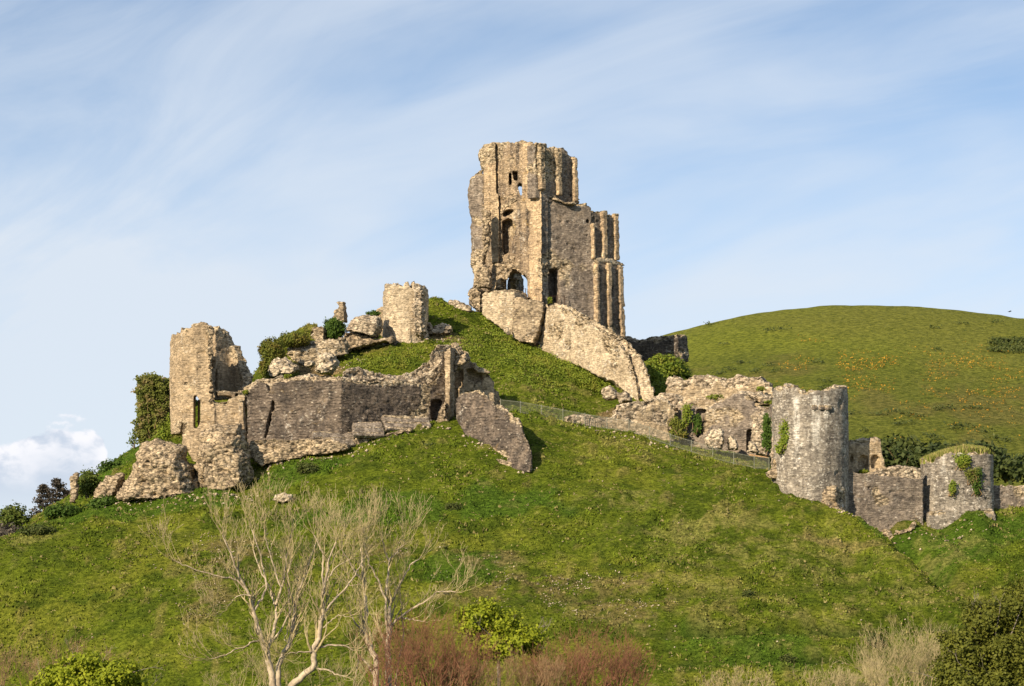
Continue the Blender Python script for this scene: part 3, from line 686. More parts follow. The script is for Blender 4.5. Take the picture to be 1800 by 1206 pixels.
# south wall with the tall doorway
wc = K((520, 356), (560, 362), (600, 385), (650, 405), (700, 402), (740, 390), (768, 400), (772, 430), (775, 480), (772, 680), (790, 702), (798, 1045), (700, 1040), (625, 950), (545, 940), (522, 930))
door = [(a, b) for a, b in arch(790+538/3.091, 790+596/3.091, 230+748/3.091, 230+940/3.091)]
low = K((600, 780), (640, 782), (770, 880), (800, 880), (806, 1060), (600, 960))
c = [S(PC, wc, 0, 2.2, [door, K((738, 485), (756, 480), (766, 494), (748, 504))], 1.2), S(PC, [(a, b+1) for a, b in wc], 2.1, 3.0), S(PC, low, -.12, .3, (), .8)]
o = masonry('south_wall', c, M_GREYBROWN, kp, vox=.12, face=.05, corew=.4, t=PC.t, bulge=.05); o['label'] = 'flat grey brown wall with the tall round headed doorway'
# right-hand bays
PL = Plane(1045, 302.0, 1099, 305.2)
ub = K((772, 434), (800, 432), (838, 434), (845, 450), (870, 455), (905, 450), (908, 700), (912, 720), (775, 720))
b2 = [S(PB2, ub, .0, .35, [K((779, 466), (793, 466), (793, 545), (779, 545)), K((848, 500), (860, 488), (862, 590), (848, 598))], 1.0), S(PB2, [(a, b+1) for a, b in ub], .3, 2.6),
      S(PL, K((788, 712), (850, 700), (912, 712), (938, 740), (943, 900), (944, 960), (936, 970), (940, 1010), (950, 1100), (952, 1160), (800, 1060)), 0, .4, [K((806, 800), (822, 800), (822, 880), (806, 880)), K((878, 812), (892, 812), (892, 890), (878, 890))], 1.0),
      S(PL, K((788, 716), (850, 704), (912, 716), (938, 744), (943, 900), (936, 970), (950, 1100), (952, 1160), (800, 1060)), .35, 2.8)]
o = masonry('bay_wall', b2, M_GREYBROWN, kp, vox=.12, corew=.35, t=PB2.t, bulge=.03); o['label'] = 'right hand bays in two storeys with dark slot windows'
for pl, pts in ((PB2, K((820, 432), (842, 436), (846, 700), (824, 698))), (PB2, K((884, 450), (906, 452), (910, 706), (888, 704))),
                (PL, K((846, 716), (868, 718), (872, 1088), (852, 1078))), (PL, K((908, 724), (930, 740), (942, 1130), (922, 1120))), (PL, K((786, 716), (800, 712), (806, 1050), (792, 1040))),
                (PB2, K((766, 500), (778, 505), (782, 700), (770, 698)))):
    masonry('pilaster', [S(pl, pts, -.5, .2, (), 1.2, 5.0)], M_TAN, kp, vox=.085, face=.02, corew=.2, t=pl.t, bulge=0, rub=.1)
masonry('ledge', [S(PB2, K((770, 690), (850, 694), (912, 704), (940, 738), (900, 732), (850, 716), (790, 716)), -.5, .3, (), .6)], M_PALE, kp, vox=.11, t=PB2.t)
PI = Plane(890, 310.0, 925, 309.0)
masonry('inner_pier', [S(PI, K3((572, 850), (555, 840), (640, 800), (692, 838), (660, 850), (662, 1090), (580, 1090)), 0, 1.0, (), .6)], M_TAN, kp, vox=.12, t=PI.t)
masonry('inner_wall', [S(Plane(905, 312, 922, 315), K3((640, 700), (735, 740), (740, 800), (757, 815), (762, 1090), (640, 1090)), 0, 1.0, (), .8)], M_GREYBROWN, kp, vox=.13)

# ---- masonry below the keep
PW = Plane(838, 300.5, 906, 298.0)
one('retaining_wall', 'pale squared retaining wall under the left side of the keep', 'wall', [S(PW, Z5((200, 165), (215, 140), (240, 128), (440, 124), (448, 180), (435, 480), (350, 420), (200, 310)), 0, 3.0, (), 1.0)], M_PALE, P(870, 590, 299), vox=.12, t=PW.t, corew=.4, face=.04)
one('rubble_footing', 'crumbling rubble footing at the far left foot of the keep', 'masonry', [INF(834, 304.5, Z5((98, 118), (150, 108), (200, 125), (215, 165), (205, 310), (130, 260), (105, 200)), 3.0)], M_BUFF, P(834, 530, 304.5), vox=.13, core0=1)
PT = Plane(900, 296.2, 955, 295.4, lean=-9, vp=600)
one('tilted_block', 'tilted grey brown block of masonry wedged beside the pale sloping wing wall', 'masonry', [S(PT, Z5((432, 185), (480, 176), (560, 195), (645, 212), (668, 262), (640, 400), (592, 528), (500, 520), (420, 480)), 0, 2.6, (), 1.6)], M_BUFF, P(925, 595, 297), vox=.12, core0=.45, t=PT.t, rub=.2, kb=60)
one('tumbled_stone', 'small grey stone lump in the grass at the corner of the retaining wall', 'stone', [INF(892, 296, Z5((352, 410), (380, 400), (415, 420), (420, 475), (370, 455)), 1.2)], M_BOULD, P(892, 588, 296), vox=.12, core0=1)
PG = Plane(950, 297.2, 1140, 282.5)
ww = Z5((590, 545), (640, 400), (680, 236), (740, 228), (800, 228), (870, 240), (950, 290), (1060, 355), (1200, 430), (1240, 470), (1300, 512), (1350, 560), (1390, 602), (1405, 640), (1440, 700), (1460, 760), (1475, 830), (1500, 890), (1502, 960), (1400, 1000), (1330, 980), (1290, 900), (1180, 810), (1060, 760), (900, 690), (640, 600))
wi = Z5((605, 545), (650, 400), (688, 262), (800, 258), (868, 282), (940, 330), (1050, 400), (1180, 480), (1240, 530), (1290, 590), (1320, 650), (1350, 740), (1370, 830), (1390, 960), (1330, 975), (1290, 900), (1180, 810), (1060, 760), (900, 690), (640, 600))
g = [SV(PG, wi, -.15, .8, (), 1.2), SV(PG, ww, .5, 2.6, (), 2.2)]
one('wing_wall', 'great pale wing wall sweeping down the mound from the keep doorway', 'wall', g, M_PALE, P(1060, 660, 289), vox=.13, corew=1.2, t=PG.t, rub=.3, bulge=.22)

# ---- left gatehouse
gt = root('gatehouse_tower', P(372, 780, 269), 'split round gatehouse tower at the left end, hollow and open on its right', 'tower')
shell = CYL(372, 271.6, 4.2, 1.1, [(-180, 606), (-150, 603), (-95, 598), (-75, 592), (-50, 588), (-25, 580), (-8, 571), (1, 573), (4, 610), (7, 660), (12, 703), (40, 700), (70, 690), (90, 668), (112, 650), (128, 628), (140, 604), (152, 600), (160, 578), (172, 572), (180, 600)], [(-180, 690), (-145, 690), (-135, 765), (-42, 765), (-34, 690), (180, 690)])
M = Plane(318, 267.6, 385, 267.2)
o = masonry('tower_shell', [shell, S(Plane(375, 272.5, 400, 274.0), Z1((655, 300), (680, 262), (712, 300), (722, 380), (760, 400), (800, 460), (800, 640), (660, 640)), 0, 1.0, [Z1((640, 470), (668, 478), (672, 640), (642, 640))], 1.5)], M_LIT, gt, vox=.12, corew=.5, rub=.18)
slot = Z1((548, 612), (560, 622), (572, 640), (578, 655), (576, 745), (562, 782), (548, 778))
fr = Z1((490, 545), (560, 540), (640, 545), (645, 640), (700, 645), (770, 612), (808, 600), (814, 830), (700, 900), (560, 965), (500, 880), (483, 862))
gp = Plane(316, 267.9, 431, 266.6)
masonry('gate_front', [SV(gp, fr, 0, 1.6, [slot, Z1((580, 776), (600, 776), (600, 786), (580, 786)), Z1((630, 774), (645, 774), (645, 785), (630, 785))], 1.0),
        SV(gp, Z1((640, 650), (655, 655), (655, 850), (640, 850)), -.25, .3), SV(gp, Z1((770, 640), (800, 640), (806, 820), (776, 760)), -.35, .3, (), 1.0)], M_LIT, gt, vox=.11, t=gp.t, corew=.7)
masonry('torn_edge', [S(Plane(362, 267.0, 380, 267.3), [(364, 574), (372, 571), (377, 580), (374, 600), (377, 625), (373, 650), (377, 680), (380, 706), (366, 706), (368, 660), (364, 620)], -.1, 1.3, (), 2.2, 3.0)], M_BUFF, gt, vox=.1, core0=1, rub=.22)
masonry('window_bars', [SV(gp, Z1((560+i*5, 640), (561.2+i*5, 640), (561.2+i*5, 770), (560+i*5, 770)), 1.0, 1.1) for i in range(3)], M_IRON, gt, vox=.05, face=0, rub=0, bulge=0)
one('rubble_pier', 'rough rubble pier bulging under the gatehouse tower', 'masonry', [INF(395, 262.2, Z1((573, 880), (580, 800), (640, 770), (770, 762), (795, 800), (822, 850), (840, 950), (846, 1050), (800, 1085), (700, 1112), (600, 1125), (585, 1080), (568, 1050), (553, 980)), 5.5)], M_BUFF, P(395, 865, 262), vox=.13, core0=1, rub=.26, t=(1, 0, 0))
one('fallen_rubble_mass', 'big sunlit heap of fallen rubble masonry left of the gatehouse tower', 'masonry', [INF(280, 261.5, Z1((150, 1135), (190, 1060), (230, 1020), (248, 965), (260, 940), (258, 915), (300, 862), (360, 832), (400, 835), (440, 852), (505, 870), (518, 930), (530, 970), (555, 1010), (573, 1080), (575, 1120), (400, 1150), (290, 1160), (180, 1160)), 6.0)], M_BUFF, P(290, 870, 261), vox=.13, core0=1, rub=.27, t=(1, 0, 0))
one('rubble_outcrop', 'low leaning rubble outcrop at the left tip of the fallen masonry', 'masonry', [INF(195, 262.5, Z1((42, 1145), (48, 1088), (80, 1050), (120, 1020), (185, 1014), (202, 1030), (190, 1060), (165, 1110), (110, 1145)), 2.5)], M_BUFF, P(195, 875, 262.5), vox=.12, core0=1, rub=.3)
one('rear_wall', 'shadowed grey wall behind the slotted gatehouse front', 'wall', [S(Plane(285, 283, 330, 280), Z1((375, 600), (420, 575), (470, 565), (495, 560), (500, 700), (470, 680), (400, 690)), 0, 1.6, (), 1.6)], M_GREYBROWN, P(305, 715, 282), vox=.14)
one('stub_pillar', 'narrow leaning stub of masonry beside the hawthorn on the left crest', 'masonry', [INF(130, 263.5, [(122, 884), (123, 860), (124, 838), (130, 830), (137, 831), (139, 850), (137, 874), (134, 886)], 1.0)], M_BUFF, P(130, 882, 263.5), vox=.1, core0=1, rub=.14)
one('ivy_clad_wall', 'block of old wall almost hidden under ivy left of the gatehouse', 'wall', [S(Plane(240, 281, 292, 279.5), Z1((255, 530), (340, 522), (385, 540), (405, 580), (400, 740), (380, 860), (290, 880), (262, 850), (258, 640)), 0, 2.2, (), 1.5)], M_BUFF, P(265, 785, 280), vox=.15)
# ---- outer curtain
CL = Plane(431, 266.4, 600, 263.6); CR = Plane(600, 263.6, 800, 270.8)
cu = root('curtain_wall', P(600, 800, 265), 'long dark curtain wall running from the gatehouse across the brow of the hill', 'wall')
crack = Z3((194, 372), (206, 385), (204, 430), (189, 462), (188, 500), (176, 540), (167, 580), (155, 606), (143, 602), (154, 560), (164, 510), (172, 468), (187, 430), (186, 400))
fl = Z3((42, 345), (60, 320), (85, 285), (110, 262), (150, 275), (175, 330), (190, 300), (200, 272), (300, 258), (450, 256), (601, 256), (601, 700), (440, 712), (140, 770), (60, 740), (48, 600))
fr_ = Z3((599, 250), (700, 262), (900, 258), (1000, 272), (1080, 285), (1120, 282), (1165, 255), (1180, 170), (1195, 100), (1210, 96), (1222, 480), (1215, 520), (1130, 540), (850, 600), (640, 665), (599, 690))
hole = Z3((1128, 378), (1160, 374), (1190, 378), (1188, 400), (1175, 430), (1165, 470), (1160, 500), (1130, 495), (1124, 430))
o = masonry('front_wall', [S(CL, fl, 0, 1.5, [crack], 1.0), S(CL, [(a, b+2) for a, b in fl], 1.4, 2.0), SV(CR, fr_, 0, 1.2, [hole], 1.0), SV(CR, [(a, b+3) for a, b in fr_], 1.1, 2.0)], M_DARK, cu, vox=.12, face=.06, corew=.35, t=CR.t, bulge=.08)
o['label'] = 'dark coursed face of the wall with a long crack'
top = [S(CL, Z3((0, 330), (40, 310), (70, 270), (110, 250), (170, 245), (230, 232), (300, 235), (400, 222), (500, 235), (601, 235), (601, 330), (0, 420)), .5, 2.8, (), 1.5),
       SV(CR, Z3((598, 235), (605, 195), (640, 182), (690, 174), (740, 190), (750, 205), (830, 218), (930, 228), (1020, 204), (1060, 170), (1085, 150), (1108, 142), (1112, 110), (1130, 72), (1160, 46), (1200, 44), (1245, 44), (1250, 300), (598, 330)), 1.5, 2.9, (), 1.6),
       SV(CR, Z3((598, 262), (598, 235), (700, 246), (900, 240), (990, 256), (1050, 235), (1100, 215), (1150, 180), (1195, 110), (1200, 300), (598, 320)), .7, 2.0, (), 1.6)]
o = masonry('broken_wall_top', top, M_CREAM, cu, vox=.12, core0=1, rub=.2, t=CR.t); o['label'] = 'pale broken rubble top of the curtain wall'
foot = [INF(u, Y, p, 1.6, shape=((-.5, .97), (0, 1), (.5, 1)), base=False) for u, Y, p in ((470, 263.6, Z3((58, 612), (200, 602), (430, 606), (420, 660), (425, 705), (330, 730), (200, 752), (140, 770), (70, 730))), (560, 262.7, Z3((420, 610), (520, 600), (640, 640), (650, 668), (520, 700), (425, 705))))]
foot += [INF(665, 264.2, Z3((640, 640), (700, 590), (850, 580), (870, 560), (1020, 548), (930, 590), (860, 602), (780, 622), (690, 655), (640, 662)), 1.3, shape=((-.5, .97), (0, 1), (.5, 1)), base=False)]
o = masonry('rubble_foot', foot, M_BUFF, cu, vox=.12, core0=1, rub=.18); o['label'] = 'rough rubble exposed along the foot of the wall'
for pts, Y in ((Z3((428, 558), (560, 556), (600, 562), (664, 560), (684, 640), (514, 644), (498, 600), (432, 598)), 261.9), (Z3((668, 502), (838, 502), (858, 586), (672, 580)), 262.6), (Z3((840, 462), (1110, 470), (1134, 548), (868, 546)), 264.0)):
    pl = Plane(pts[0][0], Y, pts[0][0]+60, Y+1.2, lean=-38, vp=pts[0][1]+20)
    masonry('buttress_slab', [S(pl, pts, 0, .55, (), .5)], M_GREYBROWN, cu, vox=.11, face=.025, corew=.15, t=pl.t, bulge=.02, rub=.05)
masonry('jamb', [S(Plane(783, 269.2, 795, 269.0), Z3((1206, 96), (1250, 60), (1248, 240), (1244, 470), (1222, 500), (1214, 470), (1210, 300)), -.5, 1.2, (), .7)], M_LIT, cu, vox=.11, corew=.3)
masonry('rubble_pier', [INF(778, 268.4, Z3((1165, 470), (1190, 400), (1215, 380), (1220, 470), (1232, 512), (1180, 520), (1160, 505)), 1.3)], M_BUFF, cu, vox=.12, core0=1, rub=.16)
# ---- turret ruin at the right end of the curtain
tu = root('turret_ruin', P(830, 720, 272), 'broken turret at the right end of the curtain wall, above the leaning slab', 'ruin')
PR = Plane(798, 272.4, 885, 274.0)
wl = Z9((395, 90), (440, 92), (500, 130), (530, 180), (600, 200), (602, 320), (660, 350), (700, 390), (790, 405), (832, 425), (850, 490), (890, 540), (920, 575), (922, 880), (690, 900), (500, 1000), (395, 900), (380, 500))
sh = [Z9((780, 640), (815, 640), (815, 702), (780, 690)), Z9((590, 430), (640, 430), (700, 480), (740, 500), (770, 505), (770, 560), (700, 570), (670, 680), (660, 690), (655, 600), (600, 560), (575, 490)), Z9((815, 485), (850, 490), (850, 525), (815, 525))]
o = masonry('turret_wall', [S(PR, wl, 0, .7, sh, 1.6), S(PR, [(a, b+2) for a, b in wl], .65, 2.2), S(PR, Z9((640, 345), (700, 385), (830, 425), (850, 480), (770, 480), (700, 470), (600, 400)), -.9, .2, (), 1.5), SV(PR, Z9((500, 410), (545, 420), (575, 480), (600, 560), (660, 580), (665, 690), (600, 700), (510, 730)), -.35, .2, (), 1.2)], M_LIT, tu, vox=.11, t=PR.t, corew=.7)
masonry('overhanging_core', [INF(806, 270.6, Z9((385, 100), (440, 88), (500, 130), (560, 180), (604, 205), (606, 325), (520, 350), (470, 420), (440, 480), (400, 510), (370, 480)), 2.4)], M_BUFF, tu, vox=.11, core0=1, rub=.34)
masonry('corner_strip', [S(PR, Z9((930, 655), (970, 660), (1000, 700), (1022, 870), (1040, 900), (965, 905), (935, 860)), .6, 1.6, (), .8)], M_LIT, tu, vox=.11, corew=.3)
masonry('side_jamb', [S(PR, Z9((490, 410), (512, 410), (512, 760), (440, 900), (440, 660), (490, 640)), -1.0, 0, (), 1.2)], M_LIT, tu, vox=.11, corew=.3)
PF = Plane(795, 265.2, 935, 257.7, lean=-12, vp=790)
one('leaning_slab', 'huge slab of curtain wall slipped down the slope and leaning below the turret ruin', 'masonry',
    [SV(PF, Z3((1268, 372), (1295, 345), (1330, 330), (1392, 320), (1425, 328), (1455, 350), (1500, 402), (1560, 425), (1600, 462), (1660, 512), (1662, 560), (1688, 610), (1702, 650), (1714, 700), (1714, 800), (1670, 800), (1600, 785), (1510, 740), (1450, 700), (1350, 615), (1305, 545), (1268, 480)), 0, 2.0, (), 1.0)], M_DARK, P(870, 750, 264), vox=.12, corew=.7, t=PF.t, face=.05, kb=60)
one('slab_footing', 'crumbled rubble lying at the lower tip of the leaning slab', 'masonry', [INF(905, 259.8, Z3((1500, 722), (1600, 735), (1700, 745), (1716, 765), (1670, 785), (1600, 775), (1520, 745)), 1.6)], M_BUFF, P(905, 822, 260), vox=.12, core0=1, rub=.2)

# ---- upper ruins left of the mound
ur = root('drum_tower', P(715, 600, 291), 'pale stump of a round tower on the brow left of the green mound', 'tower')
masonry('drum_wall', [CYL(713, 293.8, 2.55, 1.0, [(-180, 512), (-90, 520), (-60, 508), (-30, 502), (0, 502), (30, 501), (60, 502), (90, 512), (180, 512)], 640, rag=1.6), S(Plane(686, 291.6, 722, 291.2), Z2((1185, 480), (1310, 440), (1315, 560), (1190, 570)), -.1, .5)], M_PALE, ur, vox=.12, corew=.6, rub=.15)
masonry('torn_edge', [INF(737, 291.6, Z2((1322, 110), (1400, 94), (1425, 140), (1420, 250), (1432, 380), (1440, 470), (1400, 510), (1330, 480), (1325, 300)), 2.4)], M_CREAM, ur, vox=.12, core0=1, rub=.3)
one('wall_behind_drum', 'piece of pale wall standing just behind the left of the round stump', 'wall', [S(Plane(660, 297, 685, 296.5), Z2((1040, 300), (1050, 275), (1082, 258), (1140, 254), (1140, 520), (1085, 500), (1050, 420)), 0, 1.6, (), 1.4)], M_CREAM, P(672, 590, 297), vox=.13)
one('perched_boulder', 'rounded grey block of masonry perched on rubble left of the round stump', 'boulder', [INF(640, 290.4, Z2((798, 455), (806, 420), (830, 385), (880, 345), (950, 326), (1040, 332), (1085, 350), (1098, 420), (1085, 470), (1050, 514), (1015, 518), (955, 488), (880, 472), (810, 462)), 3.6, 1.0)], M_CREAM, P(640, 590, 291), vox=.12, core0=.75, rub=.16)
one('ledge_wall', 'low rubble ledge wall carrying the perched boulder', 'wall', [INF(635, 291, Z2((790, 468), (880, 476), (960, 494), (1040, 522), (1100, 520), (1180, 500), (1190, 560), (1110, 550), (1040, 570), (930, 590), (850, 610), (800, 640)), 3.0, rot=-4, shape=((-.5, .97), (0, 1), (.5, 1)), base=False)], M_BUFF, P(635, 610, 291), vox=.13, core0=1, rub=.22)
one('pinnacle', 'thin jagged pinnacle of masonry rising behind the round ivy bush', 'ruin', [S(Plane(580, 293, 606, 292.5), Z2((675, 390), (680, 340), (700, 325), (705, 295), (735, 280), (745, 250), (722, 235), (722, 224), (782, 224), (786, 390)), 0, 1.2, (), 1.2, 3.0)], M_BUFF, P(594, 600, 293), vox=.11, core0=.7, rub=.12)
one('sloping_rubble_wall', 'long rubble wall climbing behind the ivy domes', 'wall',
    [INF(515, 287.2, Z2((322, 640), (330, 585), (420, 560), (500, 535), (640, 535), (700, 512), (792, 508), (822, 560), (832, 640), (720, 650), (640, 690), (560, 720), (470, 760), (400, 740)), 3.0), S(Plane(540, 289.8, 572, 289.2), Z2((498, 580), (505, 468), (520, 440), (545, 415), (590, 416), (625, 425), (628, 600)), 0, 1.6, (), 1.4)], M_GREYBROWN, P(520, 640, 287), vox=.14, core0=.8, rub=.24)
for pts, Y, nm in ((Z2((178, 775), (195, 735), (215, 690), (250, 662), (290, 655), (350, 680), (400, 715), (445, 765), (400, 800), (210, 825)), 279.5, 'angular pale boulder beneath the left ivy column'),
                   (Z2((556, 710), (575, 670), (600, 640), (650, 625), (710, 635), (745, 690), (738, 740), (700, 800), (600, 810), (558, 765)), 279.0, 'round cream boulder sitting on the curtain wall top'),
                   (Z2((472, 725), (500, 690), (530, 684), (558, 702), (552, 745), (490, 755)), 281.5, 'smallest cream stone between two larger boulders'),):
    one('boulder', nm, 'boulder', [INF(pts[0][0]+15, Y, pts, 2.6, 1.4)], M_BOULD, P(pts[0][0]+20, 645, Y), vox=.11, core0=1, rub=.2, group='boulders above the curtain wall')
one('outcrop_wall', 'little stretch of cream rubble in bare earth right of the round stump', 'masonry', [INF(770, 294.3, Z2((1432, 380), (1460, 390), (1480, 455), (1500, 420), (1560, 395), (1640, 408), (1655, 440), (1640, 480), (1500, 490), (1430, 480)), 1.5)], M_CREAM, P(770, 588, 294), vox=.12, core0=1, rub=.2)
# ---- right-hand inner buildings
rg = root('inner_gatehouse', P(1240, 780, 276), 'roofless inner gatehouse with lumpy walls left of the tall round tower', 'ruin')
PX = Plane(1170, 281.0, 1360, 278.0)
masonry('rear_wall', [S(PX, Z6((632, 230), (640, 150), (690, 130), (720, 140), (740, 158), (790, 130), (870, 124), (950, 138), (990, 160), (1050, 130), (1100, 135), (1190, 130), (1240, 182), (1268, 240), (1275, 300), (1100, 330), (640, 330)), 0, 2.0, [Z6((772, 160), (786, 160), (786, 210), (772, 210))], 2.0)], M_CREAM, rg, vox=.12, core0=.35, rub=.26, t=PX.t)
PY = Plane(1205, 274.4, 1330, 271.6)
fac = Z6((700, 300), (760, 285), (860, 300), (930, 290), (980, 270), (1040, 240), (1090, 236), (1140, 262), (1150, 320), (1210, 310), (1290, 300), (1330, 420), (1300, 470), (1240, 610), (1120, 610), (1000, 590), (840, 570), (740, 520))
o = masonry('front_wall', [SV(PY, fac, 0, .9, [Z6((815, 330), (868, 332), (872, 375), (850, 420), (845, 470), (820, 510), (812, 470)), arch(980+1108/3.3333, 980+1147/3.3333, 620+448/3.3333, 620+585/3.3333)], 1.2), SV(PY, [(a, b+3) for a, b in fac], .85, 2.2)], M_GREYBROWN, rg, vox=.12, t=PY.t, corew=.8, rub=.2)
o['label'] = 'grey front wall with a square window and a small arched doorway'
masonry('low_wall', [S(Plane(1000, 270.6, 1190, 273.6), Z6((56, 375), (80, 358), (130, 354), (185, 362), (240, 384), (290, 382), (330, 368), (345, 330), (370, 300), (430, 288), (520, 280), (590, 262), (640, 262), (690, 310), (690, 520), (640, 560), (560, 545), (420, 505), (300, 480), (80, 440)), 0, 1.2, (), 2.0)], M_CREAM, rg, vox=.11, core0=.3, rub=.2, corew=1.0)
for q in [INF(1180, 277.2, Z6((560, 262), (600, 240), (690, 232), (740, 260), (745, 300), (725, 420), (700, 500), (680, 420), (670, 330), (600, 290)), 1.8), INF(1350, 270.0, Z6((1120, 560), (1135, 400), (1140, 340), (1200, 318), (1240, 330), (1225, 420), (1215, 540), (1240, 615), (1180, 600)), 1.8),
                 INF(1330, 275.6, Z6((930, 295), (1000, 258), (1080, 222), (1180, 225), (1250, 250), (1280, 290), (1200, 300), (1130, 290), (1080, 262), (1000, 290)), 1.6)]:
    masonry('pier', [q], M_CREAM, rg, vox=.12, core0=1, rub=.24)
masonry('link_wall', [S(Plane(1342, 260.8, 1378, 257.0), Z6((1225, 330), (1240, 302), (1280, 292), (1310, 300), (1335, 420), (1335, 720), (1262, 720), (1255, 560), (1235, 400)), 0, 1.8, [Z6((1285, 470), (1320, 470), (1300, 510), (1285, 510))], 1.2)], M_GREYBROWN, rg, vox=.12, corew=.5)
for pts, Y, nm in ((Z6((862, 510), (880, 470), (902, 448), (950, 434), (984, 460), (988, 520), (962, 572), (890, 560)), 268.4, 'largest cream boulder standing before the gatehouse window'),
                   (Z6((992, 500), (1000, 478), (1040, 490), (1058, 545), (1060, 568), (1000, 570)), 268.6, 'narrow cream boulder close right of the largest one'),
                   (Z6((1100, 585), (1120, 520), (1150, 518), (1172, 545), (1184, 592)), 266.2, 'pointed cream boulder in front of the little arched doorway')):
    one('boulder', nm, 'boulder', [INF(pts[0][0]+12, Y, pts, 2.0, 1.2)], M_BOULD, P(pts[0][0]+15, 790, Y), vox=.1, core0=1, rub=.18, group='boulders before the inner gatehouse')
one('boulder', 'two lobed grey boulder at the foot of the wing wall', 'boulder', [INF(1078, 281.5, Z5((1098, 905), (1112, 860), (1160, 845), (1215, 880), (1235, 915), (1230, 950), (1160, 960), (1120, 945)), 1.8), INF(1095, 281.2, Z5((1225, 900), (1280, 890), (1330, 940), (1330, 975), (1240, 985)), 1.8)], M_CREAM, P(1078, 700, 281.5), vox=.11, core0=1, rub=.15)
one('timber_rail', 'short slanting timber rail beside the pointed cream boulder', 'rail', [S(Plane(1315, 264.6, 1355, 263.8), Z6((1120, 596), (1130, 594), (1236, 612), (1236, 620), (1120, 604)), 0, .12)], M_WOOD, P(1335, 804, 264), vox=.05, face=0, rub=0, bulge=0)
# ---- tall round tower and outer walls on the right
rt_ = root('round_tower', P(1430, 890, 254), 'tall pale lichen streaked round tower standing on the right brow', 'tower')
tc_ = CYL(1424, 257.6, 3.68, 1.3, [(-180, 690), (-90, 690), (-72, 681), (-45, 678), (-30, 682), (-22, 690), (-14, 692), (-4, 691), (6, 690), (16, 688), (24, 684), (36, 680), (60, 678), (90, 680), (180, 690)], 935, taper=.035, n=96, rag=.6)
masonry('tower_wall', [tc_], M_TOWER, rt_, vox=.12, face=.02, corew=.55, rub=.16, bulge=.03, course=.3)
masonry('torn_edge', [INF(1366, 257.2, [(1358, 700), (1362, 688), (1368, 680), (1378, 679), (1376, 720), (1374, 780), (1378, 840), (1368, 836), (1358, 842), (1354, 800), (1362, 760), (1359, 730)], 1.4)], M_CREAM, rt_, vox=.11, core0=.8, rub=.22)
masonry('torn_footing', [INF(1463, 254.3, Z7((105, 615), (235, 608), (240, 700), (245, 740), (275, 790), (320, 850), (330, 925), (200, 840), (95, 790), (100, 700)), 1.4)], M_BUFF, rt_, vox=.12, core0=1, rub=.2)
masonry('wall_stub', [INF(1360, 256.8, Z6((1250, 690), (1262, 610), (1290, 600), (1310, 660), (1310, 760), (1260, 740), (1210, 705)), 1.6)], M_BUFF, rt_, vox=.12, core0=1, rub=.2)
for i in range(3):
    u = 1426+i*12; masonry('corbel', [S(Plane(u, 254.0, u+9, 254.2+i*.1), rect(u, 712, u+8, 721), -.35, .3)], M_GREYBROWN, rt_, vox=.08, rub=.04, face=.02, bulge=0)
masonry('arrow_slit', [S(Plane(1453, 254.38, 1457, 254.5), rect(1453, 824, 1456, 838), -.06, .25)], new_mat('painted_slit_shade')[0], rt_, vox=.05, face=0, rub=0, bulge=0)  # solid strip, no opening: the slit's shade is put into its dark colour
PM = Plane(1488, 256.6, 1626, 258.3)
ow = root('outer_wall', P(1560, 930, 257.5), 'mottled outer wall between the tall round tower and the turf capped tower', 'wall')
masonry('wall_face', [S(PM, Z7((315, 505), (480, 520), (640, 540), (800, 548), (945, 560), (950, 980), (640, 1080), (460, 1010), (315, 930)), 0, 1.2, [Z7((930, 545), (942, 545), (942, 570), (930, 570))], .8)], M_GREYBROWN, ow, vox=.12, corew=.15, t=PM.t)
masonry('wall_top', [S(PM, Z7((480, 530), (560, 500), (640, 470), (750, 458), (860, 462), (948, 478), (948, 600), (480, 600)), .5, 1.8, (), 1.2)], M_CREAM, ow, vox=.12, core0=.8, rub=.14, t=PM.t)
masonry('rubble_foot', [INF(1560, 257.2, Z7((560, 1010), (640, 975), (700, 985), (780, 960), (860, 915), (890, 915), (890, 960), (720, 1040), (640, 1075)), 1.2), INF(1510, 256.6, Z7((366, 870), (410, 860), (450, 930), (470, 1000), (366, 960)), 1.0)], M_BUFF, ow, vox=.12, core0=1, rub=.2)
PN = Plane(1489, 259.0, 1556, 259.4)
one('arched_wall_stub', 'square topped wall stub with twin shallow arches behind the outer wall', 'ruin', [S(PN, Z7((318, 330), (350, 245), (450, 235), (500, 225), (560, 219), (604, 240), (610, 360), (625, 400), (628, 470), (690, 480), (690, 520), (318, 520)), 0, .7, [arch(1420+412/4.639, 1420+495/4.639, 720+372/4.639, 720+490/4.639), arch(1420+513/4.639, 1420+588/4.639, 720+368/4.639, 720+482/4.639), Z7((344, 378), (378, 378), (372, 430), (344, 430))], 1.4), S(PN, Z7((318, 335), (350, 250), (450, 240), (560, 226), (604, 246), (625, 405), (628, 520), (318, 520)), .65, 1.6)], M_CREAM, P(1522, 828, 259), vox=.12, corew=.5, t=PN.t, rub=.14)
ft = root('turf_capped_tower', P(1685, 915, 259), 'squat tower with a turf cap at the right end of the outer wall', 'tower')
masonry('tower_wall', [CYL(1682, 261.8, 3.4, 1.2, [(-180, 805), (-90, 806), (-60, 812), (-45, 812), (-35, 808), (-22, 803), (-10, 800), (0, 799), (40, 799), (60, 800), (90, 803), (180, 803)], 950, taper=.02, ex=3.6, flare=.03), INF(1682, 260.0, [(1622, 935), (1624, 900), (1700, 893), (1742, 895), (1749, 917), (1700, 925)], 3.4, .6, shape=((-.5, .96), (0, 1), (.5, 1)), base=False)], M_TOWER, ft, vox=.12, face=.035, corew=.35, rub=.12, bulge=.05)
PO = Plane(1740, 260.4, 1900, 262.0)
